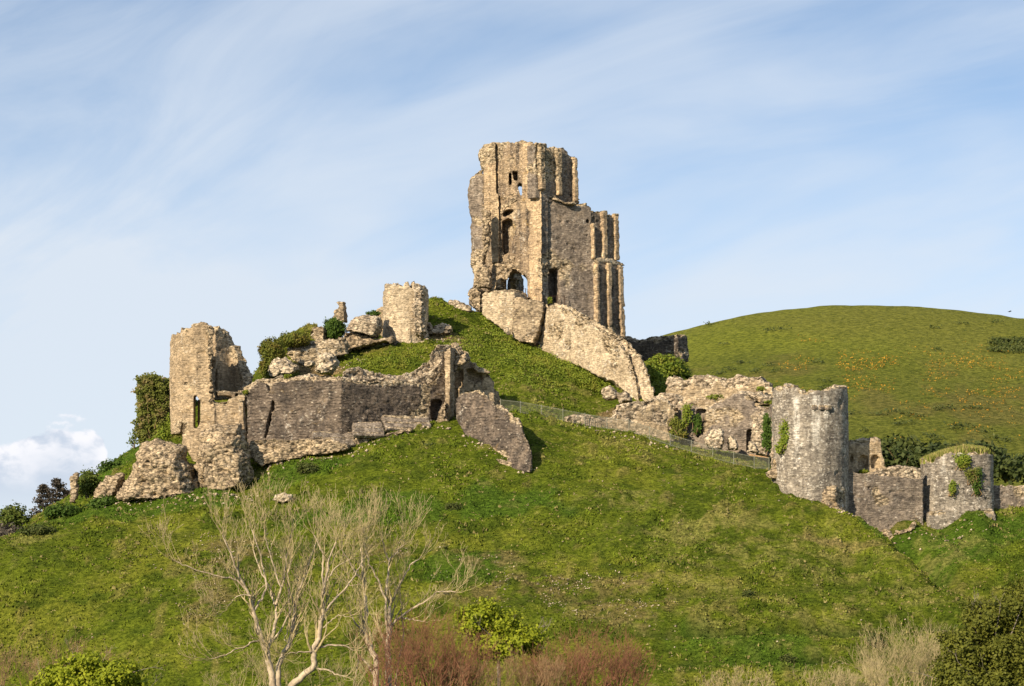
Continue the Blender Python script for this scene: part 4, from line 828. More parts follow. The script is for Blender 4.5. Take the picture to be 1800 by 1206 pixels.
one('far_outer_wall', 'low mottled wall running out of the picture right of the turf capped tower', 'wall', [S(PO, [(1738, 852), (1765, 853), (1800, 854), (1890, 862), (1990, 880), (1990, 940), (1738, 920)], 0, 1.8, (), 1.2)], M_GREYBROWN, P(1800, 900, 264), vox=.14, corew=.4, t=PO.t)
# ---- wall seen behind the keep
PQ = Plane(1112, 316, 1192, 312)
one('rear_ward_wall', 'dark broken wall behind the right foot of the keep', 'wall', [S(PQ, Z5((1270, 480), (1320, 500), (1370, 510), (1395, 490), (1450, 480), (1480, 468), (1505, 490), (1545, 470), (1600, 460), (1675, 458), (1680, 660), (1600, 700), (1350, 640), (1270, 560)), 0, 2.4, (), 1.5), INF(1195, 311, Z5((1680, 610), (1705, 602), (1728, 655), (1720, 680), (1680, 670)), 1.4)], M_DARK, P(1160, 640, 314), vox=.14, corew=.5, t=PQ.t)
one('crest_rubble', 'thin line of stones on the skyline of the mound left of the keep', 'stones', [INF(805, 303.6, [(784, 533), (790, 527), (800, 527), (812, 531), (828, 538), (832, 549), (808, 546), (786, 540)], 1.2, .8)], M_CREAM, P(810, 532, 303.6), vox=.09, core0=1, rub=.12)
one('slope_stone', 'flat pale stone lying alone on the turf below the rubble pier', 'stone', [INF(500, 255.2, [(480, 878), (484, 870), (498, 866), (514, 870), (516, 880), (500, 886)], 1.2, .8)], M_BOULD, P(498, 882, 255), vox=.09, core0=1, rub=.1)
M_ = bpy.data.materials['painted_slit_shade'].node_tree.nodes
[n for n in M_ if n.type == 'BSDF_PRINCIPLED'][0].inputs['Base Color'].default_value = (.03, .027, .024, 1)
# ------------------------------------------------------------------ climbing and creeping plants
def EL(u, v, Y, ru, rv, ry):
    c = P(u, v, Y); return (c, (ru/F*Y, ry, rv/F*Y))
climber('ivy', 'thick green ivy smothering the wall block left of the gatehouse', 'ivy', Z1((248, 525), (300, 512), (345, 512), (385, 530), (412, 575), (412, 700), (400, 760), (365, 825), (290, 880), (268, 860), (252, 780), (256, 620)), 278.6, 2.6, 9000, .17, L_IVYTAN, 1)
bush('shrub', 'low shrub on the bank between the ivy block and the gatehouse', 'shrub', [EL(293, 765, 276.5, 16, 18, 1.2), EL(306, 745, 277.5, 10, 16, 1.2), EL(283, 785, 275.5, 18, 10, 1.2)], 2600, .17, L_WEED, seed=2)
climber('ivy', 'small cap of ivy on top of the shadowed wall behind the gatehouse', 'ivy', Z1((405, 548), (440, 528), (470, 530), (482, 560), (480, 600), (440, 580), (410, 575)), 279.5, 1.2, 1100, .17, L_IVY, 3)
bush('sapling', 'wispy little sapling sticking out at the left foot of the ivy block', 'sapling', [EL(233, 778, 280, 7, 5, .6), EL(238, 762, 280, 4, 8, .5)], 160, .2, L_HAW, .25, seed=4, stems=7)
bush('ivy_column', 'tall rounded ivy column at the left end of the upper rubble wall', 'ivy', [EL(479, 618, 282, 21, 22, 1.5), EL(483, 645, 282, 18, 24, 1.4), EL(481, 665, 281.6, 14, 22, 1.2), EL(468, 612, 282, 11, 14, .9), EL(470, 645, 282, 12, 26, 1.0)], 14000, .14, L_IVY, .13, seed=5, shell=.3)
bush('ivy_dome', 'low olive ivy dome capping the upper rubble wall', 'ivy', [EL(518, 596, 286, 24, 12, 1.6), EL(500, 600, 286, 12, 9, 1.2), EL(534, 597, 286, 10, 9, 1.2)], 8000, .14, L_IVY, .13, seed=6, shell=.3)
bush('ivy_bush', 'round dark green ivy bush below the thin pinnacle', 'ivy', [EL(588, 581, 291, 19.5, 19, 1.6), EL(583, 567, 291, 13, 6, 1.2)], 6500, .14, L_DENSE, .13, seed=7)
bush('ivy_tuft', 'little green tuft growing on the perched boulder', 'ivy', [EL(656, 551, 291, 11, 4, .6)], 700, .13, L_DENSE, .1, seed=8)
for nm, u, v, Y, ru, rv, mt, n in (('leafy hawthorn bush beside the leaning stub of masonry', 154, 848, 266, 19, 22, L_HAW, 3600), ('dark bramble mound at the left foot of the fallen masonry', 185, 884, 260.5, 26, 9, L_DENSE, 2600),
     ('brown bramble patch low on the left crest', 68, 932, 254.0, 28, 8, L_TUFT, 1300), ('dark green bramble bank between hawthorn and crest', 110, 898, 259.5, 34, 9, L_DENSE, 3200), ('green bramble bank rising behind the rubble outcrop', 205, 822, 278, 30, 12, L_DENSE, 2600)):
    bush('bramble' if 'bramble' in nm else 'hawthorn_bush', nm, 'bush', [EL(u, v, Y, ru, rv, 1.3), EL(u-ru*.5, v+rv*.4, Y-.3, ru*.5, rv*.6, 1), EL(u+ru*.5, v+rv*.1, Y+.2, ru*.55, rv*.7, 1)], n, .17, mt, .22, seed=int(u))
for nm, u, v, Y, ru, rv in (('dark dead-looking bush on the turf below the curtain wall', 541, 824, 260.2, 19, 9), ('small dark clump on the bare slope left of centre', 655, 905, 252.3, 13, 6), ('dark clump on the upper slope below the leaning slab', 752, 786, 262.6, 11, 5),
                            ('tiny dark tuft far out on the right slope', 1313, 1047, 241.2, 6, 5), ('brown bush low on the right slope', 1380, 1163, 235.0, 14, 10), ('dark tuft near the foot of the right slope', 1334, 958, 248.4, 8, 4),
                            ('dark tuft in the middle of the slope', 893, 1030, 241.8, 7, 7), ('brown tuft at the lower right by the twiggy scrub', 1535, 1125, 236.6, 10, 8), ('low dark tuft halfway down the slope left of centre', 795, 893, 252.5, 12, 5)):
    bush('tussock_bush', nm, 'bush', [EL(u, v, Y, ru, rv, .8), EL(u+ru*.5, v+rv*.3, Y-.2, ru*.5, rv*.6, .6)], 1500, .14, L_TUFT, .2, seed=int(u)+3, stems=9)
# yellow-green weeds that clothe the mound, too many to count
def weeds(name, label, areas, n, size, mat, seed, h=.45):
    rng = np.random.default_rng(seed); C = []
    for poly, y0, y1, w in areas:
        q = inside_poly(poly, int(n*w/16), rng)
        for u, v in q:
            g = ray_ground(u, v, castle_z, y0, y1, .6); C.append(g)
    C = np.array(C); C = C[(C[:, 1] > 270) & (C[:, 1] < 312)]
    r = rng.random(len(C)); hh = h*(.4+r)*(1+.6*vnoise(C, .4, seed))
    CC = np.repeat(C, 16, 0)+rng.normal(size=(len(C)*16, 3))*np.array((.3, .3, .05)); CC[:, 2] += np.repeat(hh, 16)*rng.random(len(CC))
    t = np.clip(np.repeat(r, 16)*.6+.4*rng.random(len(CC)), 0, 1)
    o = leaves(name, CC, np.tile((0, -.5, .8), (len(CC), 1)), size, mat, None, rng, 1.0, t); tag(o, label, 'weeds', kind='stuff')
weeds('weeds', 'yellow green weeds and alexanders clothing the mound below the keep', [([(845, 548), (900, 592), (950, 622), (1010, 646), (1080, 672), (1112, 702), (1085, 706), (1040, 690), (980, 668), (900, 636), (860, 596)], 282, 306, .55),
      ([(760, 612), (830, 575), (880, 615), (960, 665), (1030, 700), (940, 690), (860, 660), (820, 640)], 276, 304, .28), ([(600, 640), (700, 618), (750, 612), (720, 655), (620, 655)], 277, 300, .17)], 26000, .13, L_WEED, 11, .32)
bush('leafy_bush', 'big bright green bush between the wing wall and the rear ward wall', 'bush', [EL(1170, 645, 296, 32, 20, 2.4), EL(1150, 668, 292, 22, 24, 1.8), EL(1155, 690, 288.5, 18, 18, 1.4), EL(1195, 655, 297, 18, 14, 1.8)], 11000, .2, L_WEED, .25, seed=21)
climber('ivy', 'dark ivy at the left of the round tower beside the cream rubble pier', 'ivy', Z6((1228, 360), (1240, 390), (1262, 410), (1292, 440), (1300, 470), (1280, 500), (1300, 520), (1330, 560), (1280, 590), (1240, 570), (1212, 500), (1215, 420)), 259.6, 1.2, 4200, .14, L_DENSE, 22)
climber('ivy', 'yellow green ivy hanging down the left side of the round tower', 'ivy', Z6((1325, 395), (1350, 420), (1356, 480), (1345, 540), (1310, 580), (1290, 560), (1320, 500), (1322, 440)), 255.2, 1.0, 2300, .13, L_WEED, 23)
climber('ivy', 'ivy hanging in the left jamb of the inner gatehouse window', 'ivy', Z6((806, 372), (825, 370), (836, 400), (834, 450), (820, 470), (806, 460)), 273.8, .6, 900, .13, L_DENSE, 24)
climber('ivy', 'tangle of green ivy in the gap left of the inner gatehouse front', 'ivy', Z6((662, 400), (690, 378), (712, 400), (720, 440), (750, 470), (764, 500), (720, 502), (670, 485)), 273.4, .9, 2200, .14, L_IVY, 25)
climber('ivy', 'thin yellow ivy stripe climbing left of the gatehouse window', 'ivy', Z6((745, 310), (780, 308), (775, 350), (765, 410), (742, 440), (724, 440), (735, 380)), 273.6, .4, 900, .12, L_WEED, 26)
for nm, u, v, Y, ru, rv in (('tuft of grass on the ledge over the gatehouse window', 1258, 698, 277, 17, 4), ('tuft of grass on the wall left of the round tower top', 1356, 707, 268.5, 10, 2.5), ('tuft of grass in the notch of the round tower top', 1431, 701, 255.4, 12, 2.5), ('tuft of grass on the highest lump of gatehouse wall', 1338, 683, 277, 8, 3),
                            ('fringe of grass beside the doorway of the keep', 967, 528, 300.2, 3, 5), ('tuft of grass on the curtain wall top near the cream boulder', 506, 662, 266, 7, 2.5), ('grass tuft at the joint of gatehouse and curtain wall', 432, 690, 266.5, 4, 3), ('grass tuft on the tower window sill of the arched stub', 1518, 829, 258.6, 10, 3)):
    bush('grass_tuft', nm, 'plant', [EL(u, v, Y, ru, rv, .5)], 420, .12, L_WEED, .08, seed=int(u)+5, stems=2)
climber('ivy', 'yellow lichen coloured creeper under the turf cap of the squat tower', 'creeper', Z7((1205, 375), (1300, 370), (1320, 430), (1280, 470), (1250, 480), (1215, 440)), 258.35, .3, 900, .12, L_WEED, 31)
climber('ivy', 'green tongue of ivy on the right of the squat tower', 'ivy', Z7((1380, 460), (1400, 500), (1395, 600), (1390, 690), (1360, 650), (1345, 600), (1372, 560)), 258.4, .3, 900, .12, L_DENSE, 32)
climber('ivy', 'faded creeper spreading left of the green ivy tongue', 'creeper', Z7((1285, 510), (1340, 500), (1380, 470), (1375, 560), (1345, 600), (1300, 560)), 258.35, .25, 600, .11, L_IVYTAN, 33)
climber('ivy', 'small bright yellow creeper in the middle of the squat tower', 'creeper', Z7((1160, 600), (1195, 590), (1192, 650), (1180, 690), (1160, 650)), 258.3, .25, 350, .11, L_WEED, 34)
def turf_cap():
    rng = np.random.default_rng(41); rt = root('turf_mound', P(1685, 800, 261.8), 'shaggy cap of long grass on top of the squat tower', 'turf')
    n = 9000; a = rng.random(n)*2*np.pi; r = np.sqrt(rng.random(n)); c = P(1682, VH, 261.8)
    x = c[0]+3.4*r*np.sign(np.cos(a))*abs(np.cos(a))**.6; y = 261.8+3.3*r*np.sign(np.sin(a))*abs(np.sin(a))**.6
    top = np.interp(x, [c[0]-3.6, c[0]-1.5, c[0]+.8, c[0]+2.4, c[0]+3.6], [8.7, 9.2, 9.7, 9.6, 8.9])-.35*r*r
    V = []; B = np.column_stack([x, y, top]); hgt = .25+.25*rng.random(n)
    w = rng.normal(size=(n, 3))*.05; w[:, 2] = 0; tip = B+np.column_stack([rng.normal(size=n)*.12, rng.normal(size=n)*.12, hgt]); B[:, 2] -= .3
    V = np.stack([B-w, B+w, tip], 1).reshape(-1, 3); col = np.array((.17, .19, .04))*(.6+.7*rng.random(n))[:, None]; col[rng.random(n) < .3] = (.34, .28, .12)
    mesh_obj('long_grass', V, np.arange(3*n).reshape(n, 3), M_BLADE, rt, {'gcol': np.repeat(col, 3, 0)})
    k = 40; an = np.arange(k)*2*np.pi/k; V = [(c[0], 261.8, 9.5)]
    for rr, zz in ((.5, 9.4), (.85, 9.1), (.96, 8.7), (.96, 7.6)):
        for t in an: xx = c[0]+3.45*rr*np.sign(np.cos(t))*abs(np.cos(t))**.6; V.append((xx, 261.8+3.4*rr*np.sign(np.sin(t))*abs(np.sin(t))**.6, min(zz, float(np.interp(xx, [c[0]-3.6, c[0]-1.5, c[0]+.8, c[0]+3.6], [8.55, 9.1, 9.6, 8.9])))))
    Fc = [(0, 1+i, 1+(i+1) % k) for i in range(k)]
    for r_ in range(3): Fc += [(1+r_*k+i, 1+r_*k+(i+1) % k, 1+(r_+1)*k+(i+1) % k, 1+(r_+1)*k+i) for i in range(k)]
    mesh_obj('turf', V, Fc, M_GRASS, rt, {'gcol': np.tile((.14, .16, .035), (len(V), 1))}, True)
turf_cap()
# ------------------------------------------------------------------ railings
def fence(name, label, path, hgt, gap, group=None, posts=True, mat=M_FENCE, panel=2.4, rails=(.94, .12)):
    pts = np.array(path, float); seg = np.linalg.norm(np.diff(pts, axis=0), axis=1); L = np.concatenate([[0], np.cumsum(seg)])
    at = lambda s: np.array([np.interp(s, L, pts[:, i]) for i in range(3)])
    rt = root(name, pts[0], label, 'fence', group); n = max(1, int(round(L[-1]/panel)))
    for i in range(n+1):
        p = at(L[-1]*i/n); T = Tubes(4); T.line([p-(0, 0, .2), p+(0, 0, hgt*1.04)], [.04, .04]); T.build('post', mat, rt, False)
        if i < n:
            T = Tubes(3); s0, s1 = L[-1]*i/n, L[-1]*(i+1)/n
            for f in rails: T.line([at(s0)+(0, 0, hgt*f), at(s1)+(0, 0, hgt*f)], [.016, .016])
            m = max(1, int((s1-s0)/gap))
            for j in range(1, m): q = at(s0+(s1-s0)*j/m); T.line([q+(0, 0, .03), q+(0, 0, hgt)], [.014, .014])
            T.build('fence_panel', mat, rt, False)
fp = []
for u, v, Y in ((880, 722, 274), (925, 734, 272.5), (1000, 746, 271), (1060, 757, 270), (1110, 768, 269), (1160, 778, 267.6), (1210, 790, 266.4), (1270, 803, 265), (1330, 822, 262.8), (1352, 832, 261)):
    q = P(u, v, Y); g = float(gz(np.array([q[0]]), np.array([q[1]]))[0]); fp.append((q[0], q[1], g))
fence('railing_fence', 'long dull metal railing following the path across the brow of the hill', fp, 1.25, .13)
c = lambda u, v, Y: P(u, v, Y)
fence('keep_railing', 'short rusty railing in the broken arch of the keep', [c(907, 517, 305.5), c(916, 518, 305), c(930, 522, 302.6)], .85, .4, mat=M_IRON, panel=1.0)
fence('keep_railing', 'short rusty railing before the tall doorway of the keep', [c(965, 533, 300.6), c(978, 533, 300.4), c(992, 533, 300.6)], .85, .35, mat=M_IRON, panel=.9)
# ------------------------------------------------------------------ trees
def grow(T, p, d, L, r, depth, rng, up=.25, spread=.5, kids=(2, 3), rmin=.006, wob=.16, seg=4, low=None):
    pts = [p]; dd = d/np.linalg.norm(d); c = p
    for i in range(seg):
        dd = dd+rng.normal(size=3)*wob+np.array((0, 0, up*.35)); dd /= np.linalg.norm(dd); c = c+dd*L/seg; pts.append(c)
    r1 = max(rmin, r*(.62 if depth else .35)); rad = np.linspace(r, r1, seg+1)
    T.line(pts, rad, 5 if r > .05 else 3)
    if depth <= 0: return
    n = rng.integers(kids[0], kids[1]+1)
    for i in range(n):
        k = rng.integers(max(1, seg-2), seg+1) if i else seg
        q = rng.normal(size=3); q -= q@dd*dd; q /= np.linalg.norm(q)+1e-9
        nd = dd*(1-spread*.3)+q*spread*rng.uniform(.5, 1.1)
        grow(T, pts[k], nd, L*rng.uniform(.6, .85), max(rmin, rad[k]*rng.uniform(.6, .8)), depth-1, rng, up, spread, kids, rmin, wob, seg)
def bare_tree(label, group, Y, limbs, seed, tips=4, w0=.3, scale=3.296, ox=300, oy=840, side=2):
    """limbs: traced polylines (zoom coordinates) with a start radius; each gets its own depth"""
    rng = np.random.default_rng(seed); cv = Z(ox, oy, scale); rt = None
    Tk = Tubes(7); Tb = Tubes(5); Tt = Tubes(3)
    for li, (r0, r1, dep, pl) in enumerate(limbs):
        px = cv(*pl); n = len(px); pts = []
        for i, (u, v) in enumerate(px): pts.append(P(u, v, Y+dep[0]+(dep[1]-dep[0])*i/(n-1)))
        fine = []
        for i in range(n-1):
            for j in range(4): fine.append(pts[i]*(1-j/4)+pts[i+1]*j/4+rng.normal(size=3)*.03)
        fine.append(pts[-1]); rad = np.linspace(r0, r1, len(fine))
        if rt is None:
            b = np.array(fine[0]); b[2] = float(floor_z(b[0], b[1])); rt = root('bare_tree', b, label, 'tree', group)
            first = [b+(0, 0, -.3), (b+fine[0])/2]; fine = first+fine; rad = np.concatenate([[r0*1.5, r0*1.15], rad])
        (Tk if li == 0 else Tb).line(fine, rad)
        m = len(fine)
        for k in range(max(3, int(m*.35)), m):
            if k == m-1 or rng.random() < .34:
                d = np.array(fine[k])-np.array(fine[max(0, k-2)]); d /= np.linalg.norm(d)
                for _ in range(tips if k == m-1 else 1):
                    q = rng.normal(size=3)*.34; grow(Tt, fine[k], d+q+np.array((0, 0, .25)), rng.uniform(.8, 1.7), max(.026, rad[k]*.6), 3, rng, .45, .5, (2, 3), .0105)
    Tk.build('trunk', B_PALE, rt); Tb.build('limbs', B_PALE, rt); Tt.build('twigs', B_OLIVE, rt)
GB = 'bare trees at the foot of the hill'
bare_tree('tallest bare tree, widest and most many limbed, at the left of the row', GB, 182, [
  (.27, .13, (0, 0), [(595, 1215), (590, 1160), (570, 1060), (545, 980), (510, 880), (480, 775)]),
  (.13, .05, (0, -1.5), [(480, 775), (460, 690), (420, 610), (385, 530), (350, 440), (300, 330)]), (.10, .04, (0, 1.5), [(480, 775), (530, 700), (555, 640), (545, 560), (520, 440), (470, 300)]),
  (.09, .03, (-.3, -2), [(440, 650), (380, 590), (300, 575), (200, 548), (110, 520), (30, 485)]), (.15, .08, (0, 1.5), [(565, 985), (600, 880), (612, 800), (605, 735)]),
  (.08, .035, (1, 3), [(605, 735), (575, 640), (530, 560), (480, 420)]), (.09, .035, (1, 2), [(605, 735), (650, 610), (670, 470), (700, 320)]), (.08, .03, (1, 0), [(615, 735), (640, 640), (600, 520), (560, 400), (545, 300)]),
  (.07, .03, (0, -1.5), [(530, 940), (470, 950), (440, 980), (380, 992), (320, 1030), (230, 1050)]), (.06, .02, (-.5, -1), [(475, 690), (430, 672), (380, 690), (335, 735)]), (.09, .04, (1, 1.5), [(575, 960), (640, 890), (690, 780), (680, 640)])], 1)
bare_tree('slimmer bare tree forking low just right of the tallest one', GB, 184, [
  (.2, .11, (0, 0), [(628, 1215), (625, 1090), (660, 1010), (690, 960), (712, 870), (720, 760), (735, 690)]), (.1, .04, (0, 1), [(735, 690), (765, 590), (800, 500), (840, 380)]), (.07, .03, (0, -1), [(715, 740), (690, 650), (680, 560), (700, 470)]), (.05, .02, (0, 1.5), [(690, 960), (660, 940), (680, 870)])], 2)
bare_tree('bare tree with a crooked bent foot and tall straight crown', GB, 180, [
  (.26, .15, (0, 0), [(690, 1215), (760, 1150), (835, 1090), (826, 1000), (860, 930), (878, 800)]), (.13, .05, (0, -1), [(878, 800), (885, 680), (900, 580), (915, 470), (960, 370)]), (.1, .04, (0, 1), [(880, 790), (940, 715), (1010, 645), (1070, 570), (1115, 480)]),
  (.09, .04, (-.3, -1), [(890, 680), (880, 560), (885, 440), (830, 330)]), (.07, .03, (.5, 1.5), [(905, 600), (950, 520), (1040, 470)]), (.07, .03, (0, -1), [(835, 1005), (800, 1010), (740, 1008), (680, 1020)]), (.09, .04, (0, .5), [(845, 985), (930, 970), (1010, 972), (1060, 1000)]),
  (.08, .03, (0, -1), [(845, 1110), (900, 1112), (950, 1135), (1015, 1150)]), (.05, .02, (0, -.5), [(880, 870), (930, 830), (970, 795), (1030, 805)])], 3)
bare_tree('bare tree with a sinuous trunk between the crooked tree and the red scrub', GB, 183, [
  (.23, .12, (0, 0), [(1190, 1215), (1192, 1060), (1150, 970), (1128, 900), (1132, 780), (1125, 680)]), (.11, .04, (0, 1), [(1125, 680), (1112, 580), (1110, 470), (1105, 400)]), (.08, .03, (0, -1), [(1115, 600), (1060, 530), (1020, 460), (985, 410)]),
  (.09, .04, (0, -.8), [(1125, 910), (1070, 840), (1040, 780)]), (.09, .04, (0, 1), [(1185, 1150), (1140, 1080), (1090, 1030), (1080, 1100), (1060, 1200)]), (.05, .02, (0, 1), [(1120, 640), (1090, 615), (1040, 625)])], 4)
bare_tree('bare tree with the rightmost crown and one long low limb reaching right', GB, 186, [
  (.24, .14, (0, 0), [(1265, 1215), (1258, 1000), (1270, 860), (1268, 750)]), (.1, .04, (0, -1), [(1256, 900), (1245, 700), (1200, 590), (1150, 500), (1120, 370)]), (.1, .04, (0, 1), [(1268, 750), (1320, 630), (1355, 560), (1400, 490), (1440, 470)]),
  (.1, .04, (0, .5), [(1250, 680), (1262, 560), (1270, 470), (1350, 390)]), (.07, .03, (0, -.5), [(1265, 480), (1240, 420), (1230, 350)]), (.1, .04, (0, -1.5), [(1272, 865), (1340, 800), (1400, 760), (1460, 725), (1540, 660), (1650, 662)]), (.07, .03, (0, -1), [(1340, 812), (1400, 822), (1470, 830)]), (.06, .03, (0, .5), [(1300, 1215), (1350, 900), (1335, 760), (1325, 650)])], 5)
def scrub(name, label, cat, u0, u1, vt, Y, n, bark, seed, depth=4, L=1.5, r=.035, leafn=0, leafm=None, group=None, y1=1.5, up=.3, spread=.55, dens=1.0, tone=None):
    """many-stemmed thicket: stems start below and fan out"""
    rng = np.random.default_rng(seed); c = P((u0+u1)/2, 1250, Y); gz_ = float(floor_z(c[0], Y)); top = P(0, vt, Y)[2]
    rt = root(name, (c[0], Y, gz_), label, cat, group); T = Tubes(3); Ts = Tubes(5)
    for i in range(n):
        f = rng.random(); u = u0+(u1-u0)*f; e = math.sin(math.pi*(.1+.8*f))**.5
        H = (top-(VH-1206)/F*Y)*e*rng.uniform(.4, 1.0)
        y = Y+rng.uniform(-y1, y1); b = P(u, 1206, y); b[2] -= 1.2
        s = np.array((c[0]+(b[0]-c[0])*.35, y, gz_)); m = b+rng.normal(size=3)*.3; Ts.line([s, (s+m)/2+rng.normal(size=3)*.2, m], [r*2.2, r*1.8, r*1.3])
        d = np.array(((b[0]-c[0])*.12+rng.normal()*.25, rng.normal()*.25, 1.0)); Ltot = (H+1.2)/(1+.72+.52+.37+.27)*1.12
        grow(T, m, d, Ltot, r, depth, rng, up, spread, (2, 3), .007)
    Ts.build('stem', bark, rt); T.build('twigs', bark, rt)
    return rt
G2 = 'leafless thickets along the bottom edge'
scrub('red_thicket', 'reddish brown leafless thicket in front of the crooked bare trees', 'shrub', 672, 822, 1062, 172, 90, B_RED, 1, group=G2, r=.05)
scrub('red_thicket', 'reddish leafless thicket at the bottom right of the bright green tree', 'shrub', 935, 1118, 1098, 174, 85, B_RED, 2, group=G2, r=.05)
scrub('brown_thicket', 'brown leafless thicket low behind the bright green tree', 'shrub', 790, 980, 1142, 172, 70, B_BROWN, 3, group=G2)
scrub('olive_thicket', 'pale olive thicket of thin stems left of the dark leafy tree', 'shrub', 1530, 1720, 1078, 190, 95, B_OLIVE, 4, group=G2, L=1.8)
scrub('olive_thicket', 'pale sparse thicket at the bottom between slope and leafy tree', 'shrub', 1420, 1570, 1158, 186, 44, B_OLIVE, 5, group=G2)
scrub('olive_thicket', 'small yellowish twig clump alone at the bottom of the right slope', 'shrub', 1245, 1345, 1168, 184, 24, B_OLIVE, 6, group=G2)
scrub('brown_thicket', 'thin brown saplings at the bottom left corner', 'shrub', -20, 75, 1120, 180, 16, B_BROWN, 7, group=G2)
scrub('brown_thicket', 'faint brown twigs rising behind the spring green tree at bottom left', 'shrub', 60, 220, 1105, 188, 18, B_BROWN, 8, group=G2)
scrub('olive_thicket', 'fine pale twigs around the foot of the tallest bare tree', 'shrub', 380, 560, 1140, 187, 16, B_OLIVE, 9, group=G2)
scrub('olive_thicket', 'pale twigs between the crooked and the sinuous bare trees', 'shrub', 570, 680, 1130, 187, 12, B_OLIVE, 10, group=G2)
def leafy_tree(name, label, blobs, Y, n, size, mat, bark, seed, clump=.2, twig=True, trunk=.2, shell=.75, sub=12, stems=16):
    rng = np.random.default_rng(seed); bl = [(P(u, v, Y+dy), np.array((ru/F*Y, ry, rv/F*Y))) for u, v, dy, ru, rv, ry in blobs]
    c = np.mean([b[0] for b in bl], 0); gzz = float(floor_z(c[0], Y)); rt = root(name, (c[0], Y, gzz), label, 'tree')
    C, N, t = crown_pts(bl, n, rng, shell, clump, sub); leaves('crown', C, N, size, mat, rt, rng, 1.0, t, 1.4)
    T = Tubes(7); f = np.array((c[0], Y, min(b[0][2]-b[1][2]*.5 for b in bl))); T.line([(c[0], Y, gzz-.3), ((c[0]+f[0])/2+.1, Y, (gzz+f[2])/2), f], [trunk*1.3, trunk, trunk*.7]); T.build('trunk', bark, rt)
    T = Tubes(4)
    for i in range(stems):
        b = bl[rng.integers(len(bl))]; e = b[0]+rng.normal(size=3)*b[1]*.5; m = (f*.6+e*.4)+rng.normal(size=3)*.25
        T.line([f, m, e], [trunk*.45, trunk*.3, .02]); grow(T, e, e-m, .6, .02, 2, rng)
    T.build('limbs', bark, rt)
leafy_tree('spring_tree', 'bright yellow green tree coming into leaf at bottom centre', [(840, 1085, 0, 34, 26, 1.4), (880, 1100, .5, 42, 30, 1.6), (915, 1125, 0, 42, 24, 1.6), (830, 1100, -.5, 24, 16, 1), (870, 1135, 0, 50, 26, 1.6), (858, 1066, 0, 18, 14, .9), (815, 1082, .3, 14, 12, .8), (945, 1112, 0, 16, 12, .8), (935, 1140, .3, 22, 14, .9)], 179, 20000, .15, L_SPRING, B_GREY, 1, .17, trunk=.16, sub=26, shell=.6)
leafy_tree('spring_tree', 'broad spring green tree top poking up at the bottom left', [(150, 1165, 0, 34, 20, 1.3), (205, 1185, 0, 45, 26, 1.6), (110, 1190, 0, 45, 22, 1.5), (240, 1210, .5, 28, 18, 1), (160, 1205, 0, 70, 26, 1.8), (80, 1205, 0, 28, 16, 1)], 165, 15000, .17, L_SPRING, B_GREY, 2, .2, sub=24, shell=.6)
leafy_tree('leafy_tree', 'dark olive leafy tree filling the bottom right corner', [(1735, 1085, 0, 40, 30, 2), (1790, 1070, .5, 40, 32, 2), (1700, 1140, -.5, 44, 34, 2), (1770, 1150, 0, 60, 50, 2.6), (1690, 1185, 0, 52, 36, 2.2), (1810, 1040, 0, 26, 26, 1.6), (1672, 1130, 0, 22, 14, 1.2), (1740, 1210, 0, 90, 40, 3)], 168, 60000, .14, L_OAK, B_GREY, 3, .24, trunk=.25, stems=34, sub=44, shell=.55)
# ------------------------------------------------------------------ beyond the left crest
def conifer(label, u, vt, vb, Y, seed, group):
    rng = np.random.default_rng(seed); top = P(u, vt, Y); gzz = top[2]-14
    rt = root('conifer', (top[0], Y, gzz), label, 'tree', group); T = Tubes(6); T.line([(top[0], Y, gzz), (top[0], Y, top[2]-5), top], [.28, .16, .02]); T.build('trunk', B_GREY, rt)
    C = []; N = []; Tl = Tubes(3); n = 17
    for i in range(n):
        z = top[2]-.25-11.0*(i/n)**1.1; R0 = .35+3.3*(i/n)**.75
        for j in range(11):
            a = rng.random()*6.28; L = R0*rng.uniform(.55, 1.1); d = np.array((math.cos(a), math.sin(a), rng.uniform(-.05, .35)))
            e = np.array((top[0], Y, z))+d*L; Tl.line([(top[0], Y, z), e], [.03, .01])
            for s in np.linspace(.3, 1, 7): C += [np.array((top[0], Y, z))+d*L*s+rng.normal(size=3)*.13 for _ in range(5)]
    C = np.array(C); leaves('needles', C, np.tile((0, 0, 1.), (len(C), 1)), .17, L_CONE, rt, rng, 1.2); Tl.build('limbs', B_GREY, rt)
conifer('left of the two grey dying conifers beyond the left crest', 76, 852, 930, 290, 1, 'grey conifers beyond the crest')
conifer('right and taller of the two grey dying conifers beyond the left crest', 100, 842, 930, 296, 2, 'grey conifers beyond the crest')
conifer('short grey conifer half hidden behind the stub of masonry', 117, 862, 930, 300, 3, 'grey conifers beyond the crest')
def far_tree(label, u, v, ru, rv, Y, mat, seed, n=3500, dens=1.0):
    c = P(u, v, Y); rt = bush('hedgerow_tree', label, 'tree', [(c, (ru/F*Y, ru/F*Y, rv/F*Y)), (c+np.array((ru*.6/F*Y, .5, -rv*.4/F*Y)), (ru*.6/F*Y, ru*.6/F*Y, rv*.6/F*Y)), (c-np.array((ru*.6/F*Y, .5, rv*.3/F*Y)), (ru*.6/F*Y, ru*.6/F*Y, rv*.7/F*Y))], n, .22, mat, .3, None, seed, 30, B_BROWN, .7, c[2]-9)
far_tree('greenish bushy tree at the far left edge of the picture', 22, 912, 26, 24, 285, L_HAW, 51, 3600)
far_tree('brown leafless bushy tree in front of the greenish one at the left edge', 12, 945, 34, 22, 280, L_CONE, 52, 4500)
far_tree('brown bushy tree low on the left crest below the conifers', 52, 945, 20, 18, 282, L_CONE, 53, 2400)
